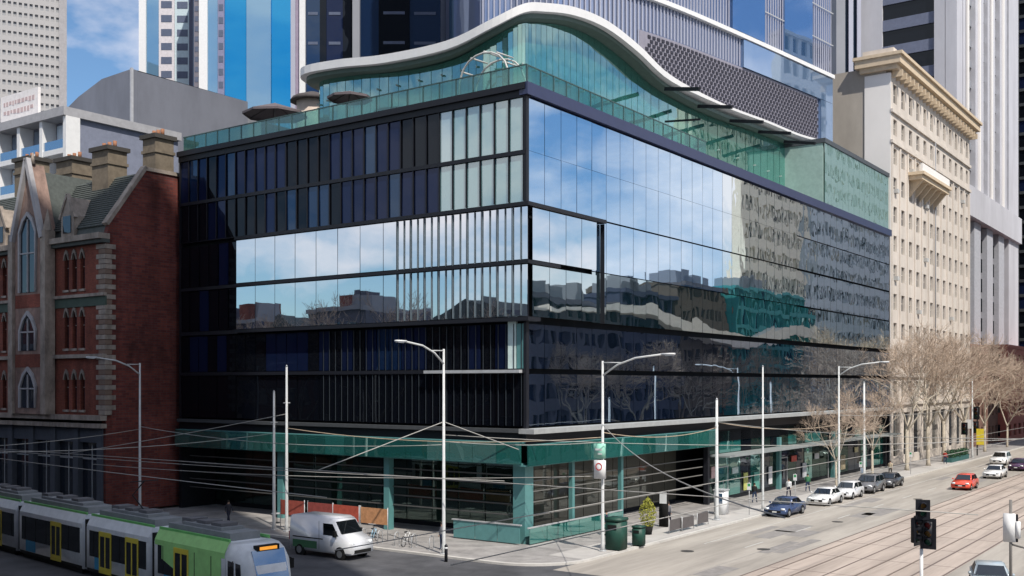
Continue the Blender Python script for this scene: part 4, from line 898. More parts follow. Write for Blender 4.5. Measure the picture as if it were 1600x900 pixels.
# local: +x is forward (nose at 0), body goes to -x ; near side faces -y ... visible side
M_tw = mat('tram_white', (.66, .68, .70), .35, spec=.5); M_tg = mat('tram_green', (.16, .50, .14), .4, spec=.5); M_tgl = mat('tram_lime', (.32, .62, .22), .4)
M_ty = mat('tram_yellow', (.62, .50, .06), .4); M_tb = mat('tram_blue', (.04, .25, .42), .4)
hw = 1.32
secs = [(-8.6, -1.9), (-16.2, -9.0), (-25.4, -16.6), (-33.5, -25.8)]
for i, (x0, x1) in enumerate(secs):
    b = MB(); b.prism([(-hw, .3), (-hw, 2.75), (-hw + .25, 3.25), (hw - .25, 3.25), (hw, 2.75), (hw, .3)], lambda y, z: (x0, y, z), lambda y, z: (x1, y, z)); sct = part(b, 'car_body', M_tw, tm, bevel=.05)
    b = MB(); b.box(x0 + .5, x1 - .5, -.8, .8, 3.25, 3.6); b.box(x0 + 1.5, x1 - 1.6, -.6, .6, 3.6, 3.75); part(b, 'roof_unit', mat('roof_unit', (.21, .225, .235), .6), tm)
    b = MB()
    for sg in (-1, 1): b.box(x0 + .4, x1 - .4, sg * hw, sg * (hw + .012), 1.15, 2.55)
    part(b, 'window_band', G_car, tm)
    for k in range(int((x1 - x0) / 1.5)):
        b = MB(); xx = x0 + .9 + k * 1.5
        for sg in (-1, 1): b.box(xx, xx + .06, sg * (hw + .012), sg * (hw + .02), 1.15, 2.55)
        part(b, 'window_post', M_und, tm)
    b = MB()
    for sg in (-1, 1): b.prism([(sg * (hw + .01), 2.55), (sg * (hw + .01), 2.8), (sg * (hw - .26), 3.32), (sg * (hw - .28), 3.28), (sg * (hw - .02), 2.74)], lambda y, z: (x0 + .1, y, z), lambda y, z: (x1 - .1, y, z))
    part(b, 'cove_panel', M_tgl if i == 0 else M_tw, tm)
    for sg in (-1, 1): b = MB(); b.box(x0 + .1, x1 - .1, sg * (hw - .32), sg * (hw - .24), 3.27, 3.40); part(b, 'roof_rail', M_tg, tm)
    if i == 0:
        for sg in (-1, 1): b = MB(); b.prism([(-2.3, 2.7), (-7.8, 2.7), (-7.8, 1.9), (-5.5, 1.2), (-2.3, .5)], lambda x, z: (x, sg * (hw + .004), z), lambda x, z: (x, sg * (hw + .016), z)); part(b, 'green_livery', M_tgl, tm)
    b = MB()
    for sg in (-1, 1): b.box(x0 + 1, x0 + 2.4, sg * hw, sg * (hw + .01), .5, 1.15)
    part(b, 'blue_patch', M_tb, tm)
    b = MB(); b.box(x0 + .3, x1 - .3, -hw + .1, hw - .1, .05, .3); part(b, 'skirt', M_und, tm)
    if i:
        pass
for x in (-8.8, -16.4, -25.6): b = MB(); b.box(x - .2, x + .2, -hw + .12, hw - .12, .4, 3.05); part(b, 'bellows', M_und, tm)
for x in (-6.6, -11.6, -14.6, -20.8, -29.5):
    for sg in (-1, 1):
        b = MB(); b.box(x, x + .12, sg * hw, sg * (hw + .04), .38, 2.6); b.box(x + 1.28, x + 1.4, sg * hw, sg * (hw + .04), .38, 2.6); b.box(x + .64, x + .76, sg * hw, sg * (hw + .035), .38, 2.6); b.box(x + .12, x + 1.28, sg * hw, sg * (hw + .04), 2.35, 2.6); b.box(x + .12, x + 1.28, sg * hw, sg * (hw + .04), .38, .7)
        dr = part(b, 'door', M_ty, tm); b = MB(); b.box(x + .13, x + 1.27, sg * hw, sg * (hw + .03), .71, 2.34); part(b, 'door_glass', G_car, dr)
rt = bpy.data.objects
b = MB()
for y in (-.72, .72): b.box(-60, 30, y - .05, y + .05, 0, .02)
o = b.build('tram_rails', M_steel, None, (-10.7, 47.6, .008), TA + math.pi); o['kind'] = 'structure'
for i, (x0, x1) in enumerate(secs):
    for k in range(3):
        b = MB(); xx = x0 + 1.2 + k * (x1 - x0 - 2.6) / 3; b.box(xx, xx + .9, -.45, .45, 3.76 if xx > x0 + 1.5 and xx + .9 < x1 - 1.6 else 3.61, 3.9); part(b, 'roof_vent', mat('vent_dark', (.12, .12, .13), .7), tm)
    for sg in (-1, 1): b = MB(); b.box(x0 + .12, x1 - .12, sg * hw, sg * (hw + .008), .32, .48); part(b, 'side_sill', M_und, tm)
for sg in (-1, 1):
    b = MB(); b.beam((-1.3, sg * (hw + .02), 2.5), (-1.0, sg * (hw + .3), 2.35), .05, .05); b.box(-1.05, -.97, sg * (hw + .22), sg * (hw + .4), 1.9, 2.35); part(b, 'mirror', M_und, tm)
b = MB(); b.beam((-.02, .1, 1.5), (-.36, -.45, 2.35), .03, .03); part(b, 'wiper', M_und, tm)
# nose: lofted sections narrowing forward
b = MB(); secn = [(-1.9, hw, 3.25, .3), (-1.2, hw - .03, 3.2, .3), (-.6, hw - .14, 3.0, .3), (-.2, hw - .3, 2.2, .35), (.05, hw - .42, 1.3, .4), (.1, hw - .5, .8, .4)]
def ring(x, wd, zt, zb): return [(x, -wd, zb), (x, -wd, zt - .5), (x, -wd + .25, zt), (x, wd - .25, zt), (x, wd, zt - .5), (x, wd, zb)]
for s__ in secn: b.v += ring(*s__)
for i in range(len(secn) - 1):
    for k in range(6): a = i * 6; b.f.append((a + k, a + (k + 1) % 6, a + 6 + (k + 1) % 6, a + 6 + k)); b.mi.append(0); b.sm.append(True)
b.f += [tuple(range(6)), tuple(range(30, 36))]; b.mi += [0, 0]; b.sm += [False] * 2
part(b, 'nose', M_tw, tm)
b = MB(); P = [(-.62, -.85, 2.95), (-.62, .85, 2.95), (-.02, .82, 1.35), (-.02, -.82, 1.35)]; b.hexa([(p[0] + .10, p[1], p[2] + .05) for p in P] + [(p[0] - .05, p[1], p[2] - .02) for p in P]); part(b, 'windscreen', glass('tram_screen', (.02, .05, .12), (.7, .85, 1), .3, bump=0), tm)
b = MB(); b.box(-.78, -.5, -.6, .6, 2.92, 3.2); part(b, 'destination_box', M_und, tm)
b = MB(); b.box(-.5, -.46, -.45, .45, 3.0, 3.14); part(b, 'destination_display', mat('amber', (.9, .35, .05), emit=((1, .4, .05), .6)), tm)
for sg in (-1, 1):
    b = MB(); b.box(.02, .16, sg * .4, sg * .75, .7, .95); part(b, 'headlight', M_hl, tm)
    b = MB(); b.hexa([(-1.75, sg * (hw + .01), 1.3), (-.75, sg * (hw - .08), 1.3), (-.75, sg * (hw - .14), 1.3), (-1.75, sg * (hw - .05), 1.3), (-1.75, sg * (hw + .01), 2.5), (-.85, sg * (hw - .06), 2.4), (-.85, sg * (hw - .14), 2.4), (-1.75, sg * (hw - .05), 2.5)]); part(b, 'cab_window', G_car, tm)
b = MB(); b.tube([(-12, 0, 3.7), (-13.5, 0, 4.5), (-12.2, 0, 5.35)], .04, 6); b.tube([(-12.2, -.8, 5.35), (-12.2, .8, 5.35)], .03, 6); part(b, 'pantograph', M_blk, tm)

# ------------------------------------------------------------------ street furniture
def lampm(name, label, s, t, H, arm=None, group='street lamps along the kerb', r=.11):
    o = st(name, label, 'lamp post' if arm else 'pole', s, t, .13, group)
    b = MB(); b.tube([(0, 0, 0), (0, 0, .5), (0, 0, H)], [r * 1.5, r, r * .6], 10); part(b, 'pole', mat('pole_grey', (.55, .56, .56), .5), o)
    b = MB(); b.tube([(0, 0, 0), (0, 0, .08)], r * 2.2, 10); part(b, 'base_plate', M_gal, o)
    if arm:
        dx, dy, ln_ = arm; k = [(0, 0, H - .9), (dx * ln_ * .25, dy * ln_ * .25, H - .25), (dx * ln_ * .55, dy * ln_ * .55, H + .15), (dx * ln_, dy * ln_, H + .35)]
        b = MB(); b.tube(k, .06, 8); b.tube([(0, 0, H - .1), (dx * ln_ * .3, dy * ln_ * .3, H - .12)], .035, 6); part(b, 'arm', MC['pole_grey'], o)
        b = MB(); e = Vector(k[-1]); d = Vector((dx, dy, 0)); b.beam(e - d * .1, e + d * .75, .28, .13); lh = part(b, 'lamp_head', mat('lamp_head', (.62, .63, .64), .4), o, bevel=.03)
        b = MB(); c = e + d * .35; b.beam(c - d * .2 - Vector((0, 0, .08)), c + d * .3 - Vector((0, 0, .08)), .2, .03); part(b, 'lens', M_hl, lh)
    else:
        b = MB(); b.tube([(0, 0, H), (0, 0, H + .12)], [r * .8, .02], 8); part(b, 'cap', M_gal, o)
        b = MB(); b.beam((-.3, 0, H * .78), (.3, 0, H * .78), .06, .06); part(b, 'wire_bracket', M_gal, o)
    return o
g1 = 'street lamps with single curved arms'; g2 = 'plain wire poles'
lp = lampm('street_lamp', 'tall street lamp with green sign and red ringed sign at the pavement corner', .7, -5.3, 11.8, (0, -1, 4.2), g1)
lampm('street_lamp', 'street lamp on the side street kerb in front of the dark ground floor', -5.9, 2.0, 12.5, (-1, 0, 3.6), g1)
lampm('street_lamp', 'street lamp in front of the red brick side wall, arm pointing left', -5.9, 32.4, 12.0, (-1, 0, 3.8), g1)
lampm('street_lamp', 'street lamp beside the parked white cars, arm over the road', 45.4, -5.2, 12.1, (0, -1, 4), g1)
lampm('street_lamp', 'street lamp whose pale arm reaches in from the left edge of the frame', -33, 23.0, 12.9, (1, 0, 4), g1)
lampm('wire_pole', 'shorter of two plain poles standing together behind the van', -4.6, 18.6, 9.8, None, g2, .12)
lampm('wire_pole', 'taller of two plain poles standing together behind the van', -4.6, 17.3, 11.6, None, g2, .12)
lampm('wire_pole', 'white plain pole next to the white kiosk on the footpath', 18.7, -4.7, 9.2, None, g2, .15)
lampm('wire_pole', 'plain grey pole behind the blue sedan', 27.0, -5.0, 11.8, None, g2, .1)
lampm('wire_pole', 'white plain pole beside the charcoal sedan', 53.9, -5.0, 10.5, None, g2, .15)
lampm('wire_pole', 'plain pole carrying small traffic lights far up the footpath', 103, -5.0, 11.2, None, g2, .13)
# signs on the corner lamp
sg = st('street_sign', 'pale green sign panel strapped to the corner street lamp', 'sign', .7, -5.3, 5.9)
b = MB(); b.box(-.42, -.17, -.34, .42, 0, .92); part(b, 'panel', mat('sign_green', (.30, .62, .50), .5), sg, bevel=.02)
b = MB(); b.box(-.43, -.421, -.2, .28, .5, .62); b.box(-.43, -.421, -.2, .1, .25, .33); part(b, 'white_lines', M_wht, sg)
b = MB(); b.box(-.2, .13, -.14, .14, .4, .48); part(b, 'strap', M_gal, sg)
sg = st('street_sign', 'white sign panel with red ring under the green sign', 'sign', .7, -5.3, 4.65)
b = MB(); b.box(-.41, -.16, -.34, .40, 0, 1.15); part(b, 'panel', M_wht, sg, bevel=.02)
b = MB(); n = 20
for k in range(n):
    a0, a1 = 2 * math.pi * k / n, 2 * math.pi * (k + 1) / n; c, s = math.cos, math.sin
    b.poly([(-.42, .03 + .24 * c(a0), .75 + .24 * s(a0)), (-.42, .03 + .24 * c(a1), .75 + .24 * s(a1)), (-.42, .03 + .17 * c(a1), .75 + .17 * s(a1)), (-.42, .03 + .17 * c(a0), .75 + .17 * s(a0))])
part(b, 'red_ring', mat('sign_red', (.6, .05, .05), .5), sg)
b = MB(); b.box(-.2, .13, -.14, .14, .4, .48); part(b, 'strap', M_gal, sg)

def lantern(root, x, y, z, ang=0, n=3, s=1.0, colr=None):
    e = bpy.data.objects.new('lantern', None); SC.collection.objects.link(e); e.parent = root; e.location = (x, y, z); e.rotation_euler = (0, 0, ang)
    b = MB(); b.box(-.12 * s, .12 * s, -.19 * s, .19 * s, 0, n * .36 * s); part(b, 'housing', M_blk, e, bevel=.03)
    b = MB(); b.box(.08 * s, .1 * s, -.33 * s, .33 * s, -.12 * s, (n * .36 + .12) * s); part(b, 'target_board', M_blk, e)
    for k in range(n):
        zc_ = (.18 + .36 * k) * s; b = MB(); b.tube([(.12 * s, 0, zc_), (.15 * s, 0, zc_)], .13 * s, 12); part(b, 'light', mat('lens_%d' % k, ((.01, .12, .06), (.25, .12, .01), (.25, .01, .01))[k], .3), e)
        b = MB(); b.tube([(.12 * s, 0, zc_ + .05), (.34 * s, 0, zc_ + .03)], [.15 * s, .14 * s], 8, cap=False); part(b, 'visor', M_blk, e)
ts = thing('traffic_light', 'black traffic light cluster on a white pole in the foreground road', 'traffic light', (18.6, 48, .02), TH + math.pi)
b = MB(); b.tube([(0, 0, 0), (0, 0, 3.0)], .075, 10); part(b, 'pole', M_wht, ts)
b = MB(); b.tube([(0, 0, 3.0), (0, 0, 4.6)], .06, 10); part(b, 'upper_pole', M_blk, ts)
lantern(ts, 0, .32, 3.15, 0, 3, 1.05); lantern(ts, 0, -.28, 3.25, math.pi / 2.2, 3, 1.05); lantern(ts, .12, .08, 4.45, .4, 2, .95)
ts = thing('traffic_light', 'white backed traffic light at the right edge seen from behind', 'traffic light', (23.6, 50, .02), TH)
b = MB(); b.tube([(0, 0, 0), (0, 0, 5.0)], .07, 10); part(b, 'pole', mat('pole_dim', (.18, .17, .16)), ts)
b = MB(); b.box(-.1, .12, -.2, .32, 3.0, 4.35); b.box(-.1, .1, -.42, -.22, 3.2, 4.0); part(b, 'white_backing', M_wht, ts, bevel=.02)
lantern(ts, .2, .06, 3.1, 0, 3, 1.0)
b = MB(); b.tube([(0, 0, 2.9), (.3, -1.2, 2.6), (.4, -2.6, 1.4)], .05, 6); part(b, 'cable_arm', mat('pole_dim', (1, 1, 1)), ts)
for i, (s, t, yl) in enumerate(((102, -4.4, 0), (108, -4.6, 1))):
    ts = st('traffic_light', ('small traffic light on the far footpath pole' if not i else 'traffic light with yellow sign and white panel up the road'), 'traffic light', s, t, .13)
    b = MB(); b.tube([(0, 0, 0), (0, 0, 4.6 if not i else 7.2)], .09, 8); part(b, 'pole', M_blk, ts)
    lantern(ts, 0, .2, 3.4, math.pi, 3, 1.3)
    if yl: lantern(ts, 0, .1, 5.4, math.pi, 3, 1.4); b = MB(); b.box(-.5, -.42, -1.0, 0.0, 1.6, 3.9); part(b, 'yellow_sign', mat('sign_yellow', (.75, .6, .05), .5), ts); b = MB(); b.box(-.3, -.22, .6, 1.5, 3.9, 5.2); part(b, 'white_sign', M_wht, ts)
# bins, planter shrub, bollard, signs on the corner
def bin_(label, p, s=1.0):
    o = thing('litter_bin', label, 'bin', (p.x, p.y, .13), TH, 'dark green bins at the corner')
    b = MB(); b.box(-.42 * s, .42 * s, -.42 * s, .42 * s, .05, 1.45 * s); part(b, 'cabinet', M_dkg, o, bevel=.05)
    b = MB(); b.box(-.46 * s, .46 * s, -.46 * s, .46 * s, 1.45 * s, 1.62 * s); part(b, 'lid', M_dkg, o, bevel=.05)
    b = MB(); b.box(-.435 * s, -.42 * s, -.25 * s, .25 * s, 1.05 * s, 1.28 * s); part(b, 'slot', M_und, o)
    b = MB(); b.box(-.38 * s, .38 * s, -.38 * s, .38 * s, 0, .05); part(b, 'foot', M_und, o)
bin_('large dark green bin beside the corner street lamp', G(963, 862), 1.25); bin_('smaller dark green bin between the shrub and the large bin', G(998, 856), .8)
pt = thing('potted_shrub', 'yellow green leafy shrub in a dark pot on the footpath', 'plant', tuple(G(1012, 838)), 0)
b = MB(); b.tube([(0, 0, .13), (0, 0, .7)], [.28, .38], 12); part(b, 'pot', M_und, pt)
b = MB(); b.tube([(0, 0, .6), (0, 0, 2.2)], [.04, .015], 5); part(b, 'stem', M_chim, pt)
random.seed(5); b = MB()
for k in range(900):
    h = random.random(); rr = .62 * math.sin(math.pi * min(1, .12 + h * .9)) ** .7 * random.random() ** .4; a = random.uniform(0, 6.28); c = Vector((rr * math.cos(a), rr * math.sin(a), .7 + h * 2.0))
    x = Vector((random.gauss(0, 1), random.gauss(0, 1), random.gauss(0, 1))).normalized() * .07; y = x.cross(Vector((random.gauss(0, 1), random.gauss(0, 1), random.gauss(0, 1)))).normalized() * .045
    b.poly([c - x, c - y, c + x, c + y])
part(b, 'foliage', mat('leaf_yellow', (.30, .30, .05), .7, var=.4, scale=6), pt)
bo = thing('bollard', 'black bollard on the side street kerb', 'bollard', (G(697, 878).x, G(697, 878).y, .02)); b = MB(); b.tube([(0, 0, 0), (0, 0, .95), (0, 0, 1.02)], [.1, .1, .04], 10); part(b, 'post', M_blk, bo); b = MB(); b.tube([(0, 0, .75), (0, 0, .85)], .104, 10); part(b, 'reflective_band', M_wht, bo)
p = G(1037, 826); o = thing('info_sign', 'dark totem sign with small white panel near the shrub', 'sign', (p.x, p.y, .13), TH)
b = MB(); b.box(-.08, .08, -.35, .35, 0, 2.6); part(b, 'totem', M_und, o, bevel=.02); b = MB(); b.box(-.1, -.081, -.28, .28, 1.7, 2.5); part(b, 'panel', M_wht, o)
p = G(1127, 806); o = thing('white_kiosk', 'white cabinet booth against the plain white pole', 'kiosk', (p.x, p.y, .13), TH)
b = MB(); b.box(-.45, .45, -.45, .45, 0, 1.9); part(b, 'cabinet', M_wht, o, bevel=.05); b = MB(); b.box(-.46, -.45, -.3, .3, .9, 1.7); part(b, 'panel', G_apt, o); b = MB(); b.box(-.5, .5, -.5, .5, 1.9, 2.0); part(b, 'top', M_gal, o)
# dark planter benches along the right footpath
for i, (u, v) in enumerate(((1055, 835), (1075, 831), (1098, 824))):
    p = G(u, v); o = thing('cafe_barrier', 'dark framed cafe barrier, %s of three on the right footpath' % ('nearest', 'middle', 'farthest')[i], 'barrier', (p.x, p.y, .13), TH, 'cafe barriers')
    b = MB(); b.box(-.9, .9, -.03, .03, .2, .95); part(b, 'screen', mat('barrier_cloth', (.10, .09, .09), .8), o)
    b = MB(); b.tube([(-.92, 0, 0), (-.92, 0, 1.02)], .03, 6); b.tube([(.92, 0, 0), (.92, 0, 1.02)], .03, 6); part(b, 'frame', M_gal, o)
# bike hoops with bicycles
def hoop(label, p, rz):
    o = thing('bike_hoop', label, 'bike rack', (p.x, p.y, .13), rz, 'steel bike hoops')
    b = MB(); b.tube([(-.35, 0, 0), (-.35, 0, .6), (-.25, 0, .8), (0, 0, .86), (.25, 0, .8), (.35, 0, .6), (.35, 0, 0)], .03, 8); part(b, 'hoop', M_gal, o)
    b = MB(); b.tube([(-.35, 0, 0), (-.35, 0, .02)], .08, 8); b.tube([(.35, 0, 0), (.35, 0, .02)], .08, 8); part(b, 'foot_plate', M_gal, o)
HL = ['hoop nearest the van', 'second hoop from the van', 'third hoop from the van', 'fourth hoop from the van', 'hoop nearest the lamp post']
for i in range(5): hoop('steel bike ' + HL[i], W(-4.9, 9.6 - i * 1.45), TH + .3)
def bicycle(label, p, rz, cm):
    o = thing('bicycle', label, 'bicycle', (p.x, p.y, .13), rz, 'bicycles at the hoops')
    for x in (-.52, .52):
        b = MB(); pts = [(x + .33 * math.cos(a), 0, .34 + .33 * math.sin(a)) for a in [2 * math.pi * k / 20 for k in range(21)]]; b.tube(pts, .02, 6, cap=False); wq = part(b, 'wheel', M_tyre, o)
        b = MB()
        for k in range(8): a = math.pi * k / 8; b.tube([(x + .32 * math.cos(a), 0, .34 + .32 * math.sin(a)), (x - .32 * math.cos(a), 0, .34 - .32 * math.sin(a))], .004, 3)
        part(b, 'spokes', M_gal, wq)
    b = MB(); bb_, st_, hd = (-.08, 0, .3), (-.2, 0, .85), (.38, 0, .85)
    for a, c in ((bb_, st_), (st_, hd), (hd, bb_), (bb_, (-.52, 0, .34)), ((-.52, 0, .34), st_), (hd, (.52, 0, .34))): b.tube([a, c], .018, 6)
    part(b, 'frame', cm, o); b = MB(); b.tube([hd, (.36, 0, .98)], .015, 6); b.tube([(.36, -.25, .98), (.36, .25, .98)], .015, 6); part(b, 'handlebar', M_blk, o); b = MB(); b.box(-.33, -.08, -.06, .06, .9, .95); part(b, 'saddle', M_blk, o)
bicycle('pale blue bicycle leaning at the hoops by the van', W(-4.7, 8.9), TH + .35, mat('bike_blue', (.3, .5, .65), .4)); bicycle('white bicycle at the hoops near the lamp post', W(-4.7, 6.0), TH + .25, mat('bike_white', (.7, .7, .7), .4))
# red cafe screens behind the van
for i, (t_, m, c, lb) in enumerate(((17.8, 'red', (.30, .07, .05), 'farthest left'), (15.0, 'brick red', (.26, .06, .05), 'second from the left'), (12.5, 'bright red', (.40, .08, .05), 'just above the van cab'), (9.9, 'orange', (.50, .25, .12), 'nearest the lamp post'))):
    o = st('cafe_screen', '%s fabric cafe screen on the pavement behind the van, %s' % (m, lb), 'screen', -3.6, t_, .13, 'cafe screens')
    b = MB(); b.box(-.03, .03, -1.2, 1.2, 1.0, 2.05); part(b, 'fabric', mat('screen_%d' % i, c, .8, var=.25, scale=3), o)
    for y in (-1.23, 1.23): b = MB(); b.tube([(0, y, 0), (0, y, 2.15)], .03, 6); part(b, 'post', M_gal, o)
for i in range(4):
    o = st('cafe_table', 'small round cafe table behind the %s cafe screen' % ('red', 'brick red', 'bright red', 'orange')[i], 'table', -2.0, (21.2, 17.9, 14.3, 11.4)[i], .13, 'cafe tables')
    b = MB(); b.tube([(0, 0, .72), (0, 0, .75)], .4, 14); part(b, 'tabletop', M_gal, o); b = MB(); b.tube([(0, 0, 0), (0, 0, .72)], .03, 6); b.tube([(0, 0, 0), (0, 0, .03)], .22, 10); part(b, 'pedestal', M_blk, o)

# ------------------------------------------------------------------ people
def person(label, p, rz, shirt, legs, pose='walk', h=1.72):
    vs = []; es = []; rs = []
    def add(co, r, par=None):
        vs.append(co); rs.append(r)
        if par is not None: es.append((par, len(vs) - 1))
        return len(vs) - 1
    k = .22 if pose == 'walk' else .03
    pel = add((0, 0, .92), .15); w1 = add((0, 0, 1.1), .13, pel); ch = add((0, 0, 1.32), .165, w1); nk = add((0, 0, 1.47), .06, ch)
    hd = add((.02, 0, 1.58), .085, nk); add((.02, 0, 1.68), .075, hd)
    for sg_, ph in ((-1, 1), (1, -1)):
        hp = add((0, sg_ * .1, .86), .105, pel); kn = add((k * ph * .6, sg_ * .1, .48), .07, hp); an = add((k * ph, sg_ * .1, .09), .045, kn); add((k * ph + .15, sg_ * .11, .04), .04, an)
        sh = add((0, sg_ * .19, 1.4), .065, ch); el = add((-k * ph * .4, sg_ * .25, 1.12), .045, sh); wr = add((-k * ph * .6 + .08, sg_ * .26, .88), .032, el); add((-k * ph * .6 + .12, sg_ * .26, .80), .035, wr)
    me = bpy.data.meshes.new('person'); me.from_pydata(vs, es, []); o = bpy.data.objects.new('tmp', me); SC.collection.objects.link(o)
    o.modifiers.new('s', 'SKIN'); 
    for i, r_ in enumerate(rs): me.skin_vertices[0].data[i].radius = (r_, r_ * 1.15 if 1.0 < vs[i][2] < 1.45 and abs(vs[i][1]) < .05 else r_)
    me.skin_vertices[0].data[0].use_root = True
    sb = o.modifiers.new('b', 'SUBSURF'); sb.levels = 1; sb.render_levels = 1
    dg = bpy.context.evaluated_depsgraph_get(); me2 = bpy.data.meshes.new_from_object(o.evaluated_get(dg)); bpy.data.objects.remove(o)
    skin = mat('skin', (.45, .28, .2), .6); me2.materials.clear()
    for m in (legs, shirt, skin, M_und): me2.materials.append(m)
    for f in me2.polygons:
        z = f.center.z; f.use_smooth = True; f.material_index = 3 if z < .08 else 0 if z < .97 and abs(f.center.y) < .22 else 1 if z < 1.46 and not (z < .9) else 2
    pr_ = thing('person', label, 'person', (p.x, p.y, .13), rz); link(me2, 'body', pr_)
    b = MB(); b.tube([(.0, 0, 1.60), (-.0, 0, 1.68), (0, 0, 1.75)], [.1, .1, .03], 8); part(b, 'hair', mat('hair_dark', (.03, .02, .015), .8), pr_)
person('person in a white shirt on the footpath behind the blue sedan', W(37.5, -3.2), TH + math.pi, mat('shirt_white', (.75, .75, .76)), mat('trousers_dark', (.03, .03, .05)))
person('person in dark clothes standing near the glass corner columns', W(6.8, -2.0), TH + 2, mat('shirt_navy', (.03, .03, .06)), MC['trousers_dark'], 'stand')
person('person in a grey jacket walking by the cafe barriers', W(14.0, -3.0), TH, mat('jacket_grey', (.2, .2, .22)), MC['trousers_dark'])

PEO = [('person in a red jacket on the far footpath near the hedge', 88, -4.9, (.35, .05, .04)), ('person in a pale blue top between the small bare trees', 57, -3.9, (.35, .45, .6)), ('person in black walking past the teal shopfronts', 31.5, -2.4, (.02, .02, .02)), ('person in a beige coat beside the far white pole', 66, -4.2, (.45, .38, .28)), ('person in a green jumper further along the teal shopfronts', 43.5, -2.8, (.06, .2, .1))]
for i, (lb, s_, t_, c_) in enumerate(PEO): person(lb, W(s_, t_), TH + (math.pi if i % 2 else 0), mat('clothes_%d' % i, c_, .85), mat('jeans_%d' % (i % 2), ((.03, .05, .1), (.05, .045, .04))[i % 2], .9))
person('person in a dark coat on the side street footpath near the red screens', W(-4.2, 24), TH - 1.5, mat('coat_dark', (.04, .04, .05), .9), MC['trousers_dark'])
person('person in a grey hood waiting by the side street lamp', W(-4.6, 3.2), TH + 2.8, mat('hood_grey', (.25, .25, .26), .9), MC['jeans_0'], 'stand')
for i, (s_, lb) in enumerate(((23.0, 'beside the white kiosk'), (33.0, 'beside the white parked sedan'), (51.2, 'beside the charcoal sedan'), (69.5, 'before the first tall bare tree'))):
    o = st('parking_sign', 'small white parking sign on a thin post ' + lb, 'sign', s_, -5.5, .13, 'parking signs')
    b = MB(); b.tube([(0, 0, 0), (0, 0, 2.6)], .03, 6); part(b, 'post', M_gal, o)
    b = MB(); b.box(-.05, -.03, -.16, .16, 2.0, 2.55); part(b, 'panel', M_wht, o); b = MB(); b.box(-.053, -.051, -.11, .11, 2.28, 2.5); part(b, 'green_mark', mat('sign_dkgreen', (.05, .3, .12)), o)
M_iron = mat('cast_iron', (.07, .065, .06), .6, .4, var=.3, scale=9)
for i, (s_, t_, lb) in enumerate(((8, -12.8, 'in the near lane of the main street'), (24, -12.2, 'in the near lane abreast of the dark blue sedan'), (4.5, -9.2, 'near the corner kerb'), (-12, -8, 'in the middle of the junction'), (44, -12.9, 'in the near lane abreast of the grey off-road car'))):
    b = MB(); b.tube([(0, 0, 0), (0, 0, .012)], .42, 20); o = b.build('manhole_cover', M_iron, None, W(s_, t_, .006)); o['label'] = 'round iron manhole cover ' + lb; o['category'] = 'manhole cover'; o['group'] = 'manhole covers in the road'
random.seed(31)
b = MB()
for k in range(16):
    x, y = random.uniform(-4, 90), random.uniform(-15.0, -9.2); l_, w_ = random.uniform(1.2, 7), random.uniform(.6, 1.6)
    b.poly([(x, y, 0), (x + l_, y + random.uniform(-.1, .1), 0), (x + l_ + .1, min(y + w_, -9), 0), (x + .1, min(y + w_, -9), 0)])
o = b.build('asphalt_patches', mat('patch_asphalt', (.235, .22, .21), .9, var=.2), None, W(0, 0, .0085), TH); o['kind'] = 'structure'

# ------------------------------------------------------------------ bare trees
M_bark = mat('bark_pale', (.42, .37, .30), .9, var=.25, scale=3); M_twig = mat('twigs', (.42, .33, .26), .9, var=.2)
def bare(seed, H=16, lean=.0):
    random.seed(seed); tr = MB(); tw = MB()
    def grow(p, d, ln_, r, lvl):
        n = 3; pts = [p]; q = p.copy(); dd = d.copy()
        for i in range(n):
            dd = (dd + Vector((random.gauss(0, .12), random.gauss(0, .12), random.gauss(.03, .08)))).normalized(); q = q + dd * ln_ / n; pts.append(q.copy())
        (tr if lvl < 3 else tw).tube(pts, [r, r * .85, r * .75, r * .6], 6 if lvl < 2 else 3, cap=False)
        if lvl >= 6: return
        nb = (3 if lvl < 3 else 4)
        for k in range(nb):
            f = random.uniform(.45, 1) if k else 1; o = pts[min(3, max(1, int(f * 3 + .5)))]
            ax = Vector((random.gauss(0, 1), random.gauss(0, 1), random.gauss(0, .6))); nd = (dd + ax.normalized() * random.uniform(.45, .95)).normalized(); nd.z = abs(nd.z) * .8 + .1 if lvl < 3 else nd.z
            grow(o, nd.normalized(), ln_ * random.uniform(.62, .8), max(.02, r * .57), lvl + 1)
    trunk_h = H * .26
    tr.tube([(0, 0, 0), (0, 0, .4), (.05, 0, trunk_h)], [.34, .24, .19], 8)
    for k in range(4): a = k * 1.57 + random.random(); grow(Vector((.05, 0, trunk_h - .2 * k)), Vector((math.cos(a) * .55, math.sin(a) * .55, 1)).normalized(), H * .24, .13, 1)
    return tr.mesh('trunk', M_bark), tw.mesh('crown', M_twig)
TV = [bare(s, 20) for s in (1, 2, 4)]
random.seed(9)
def place(v, s, t, sc, label, group='bare plane trees along the right footpath', rz=0):
    o = st('bare_tree', label, 'tree', s, t, .1, group); o.scale = (sc,) * 3; o.rotation_euler[2] = TH + rz
    link(TV[v][0], 'trunk', o); link(TV[v][1], 'crown', o)
place(0, 75, -3.6, 1.0, 'bare pale trunked tree beyond the last parked car')
place(1, 84, -3.8, 1.0, 'bare brown tree in front of the near end of the cream building', rz=1)
place(2, 93, -3.6, 1.05, 'bare brown tree in front of the middle of the cream building', rz=2)
place(0, 105, -3.6, 1.0, 'bare brown tree by the far pole with small traffic lights', rz=3)
place(1, 118, -3.6, .85, 'bare brown tree in front of the far end of the cream building', rz=4)
place(2, 133, -4, .7, 'bare brown tree in front of the reddish brown block', rz=5)
place(1, 62, -3.4, .62, 'small bare tree on the footpath by the charcoal sedan', rz=.8)
place(2, 50, -3.4, .5, 'small bare tree on the footpath behind the grey off-road car', rz=1.8)
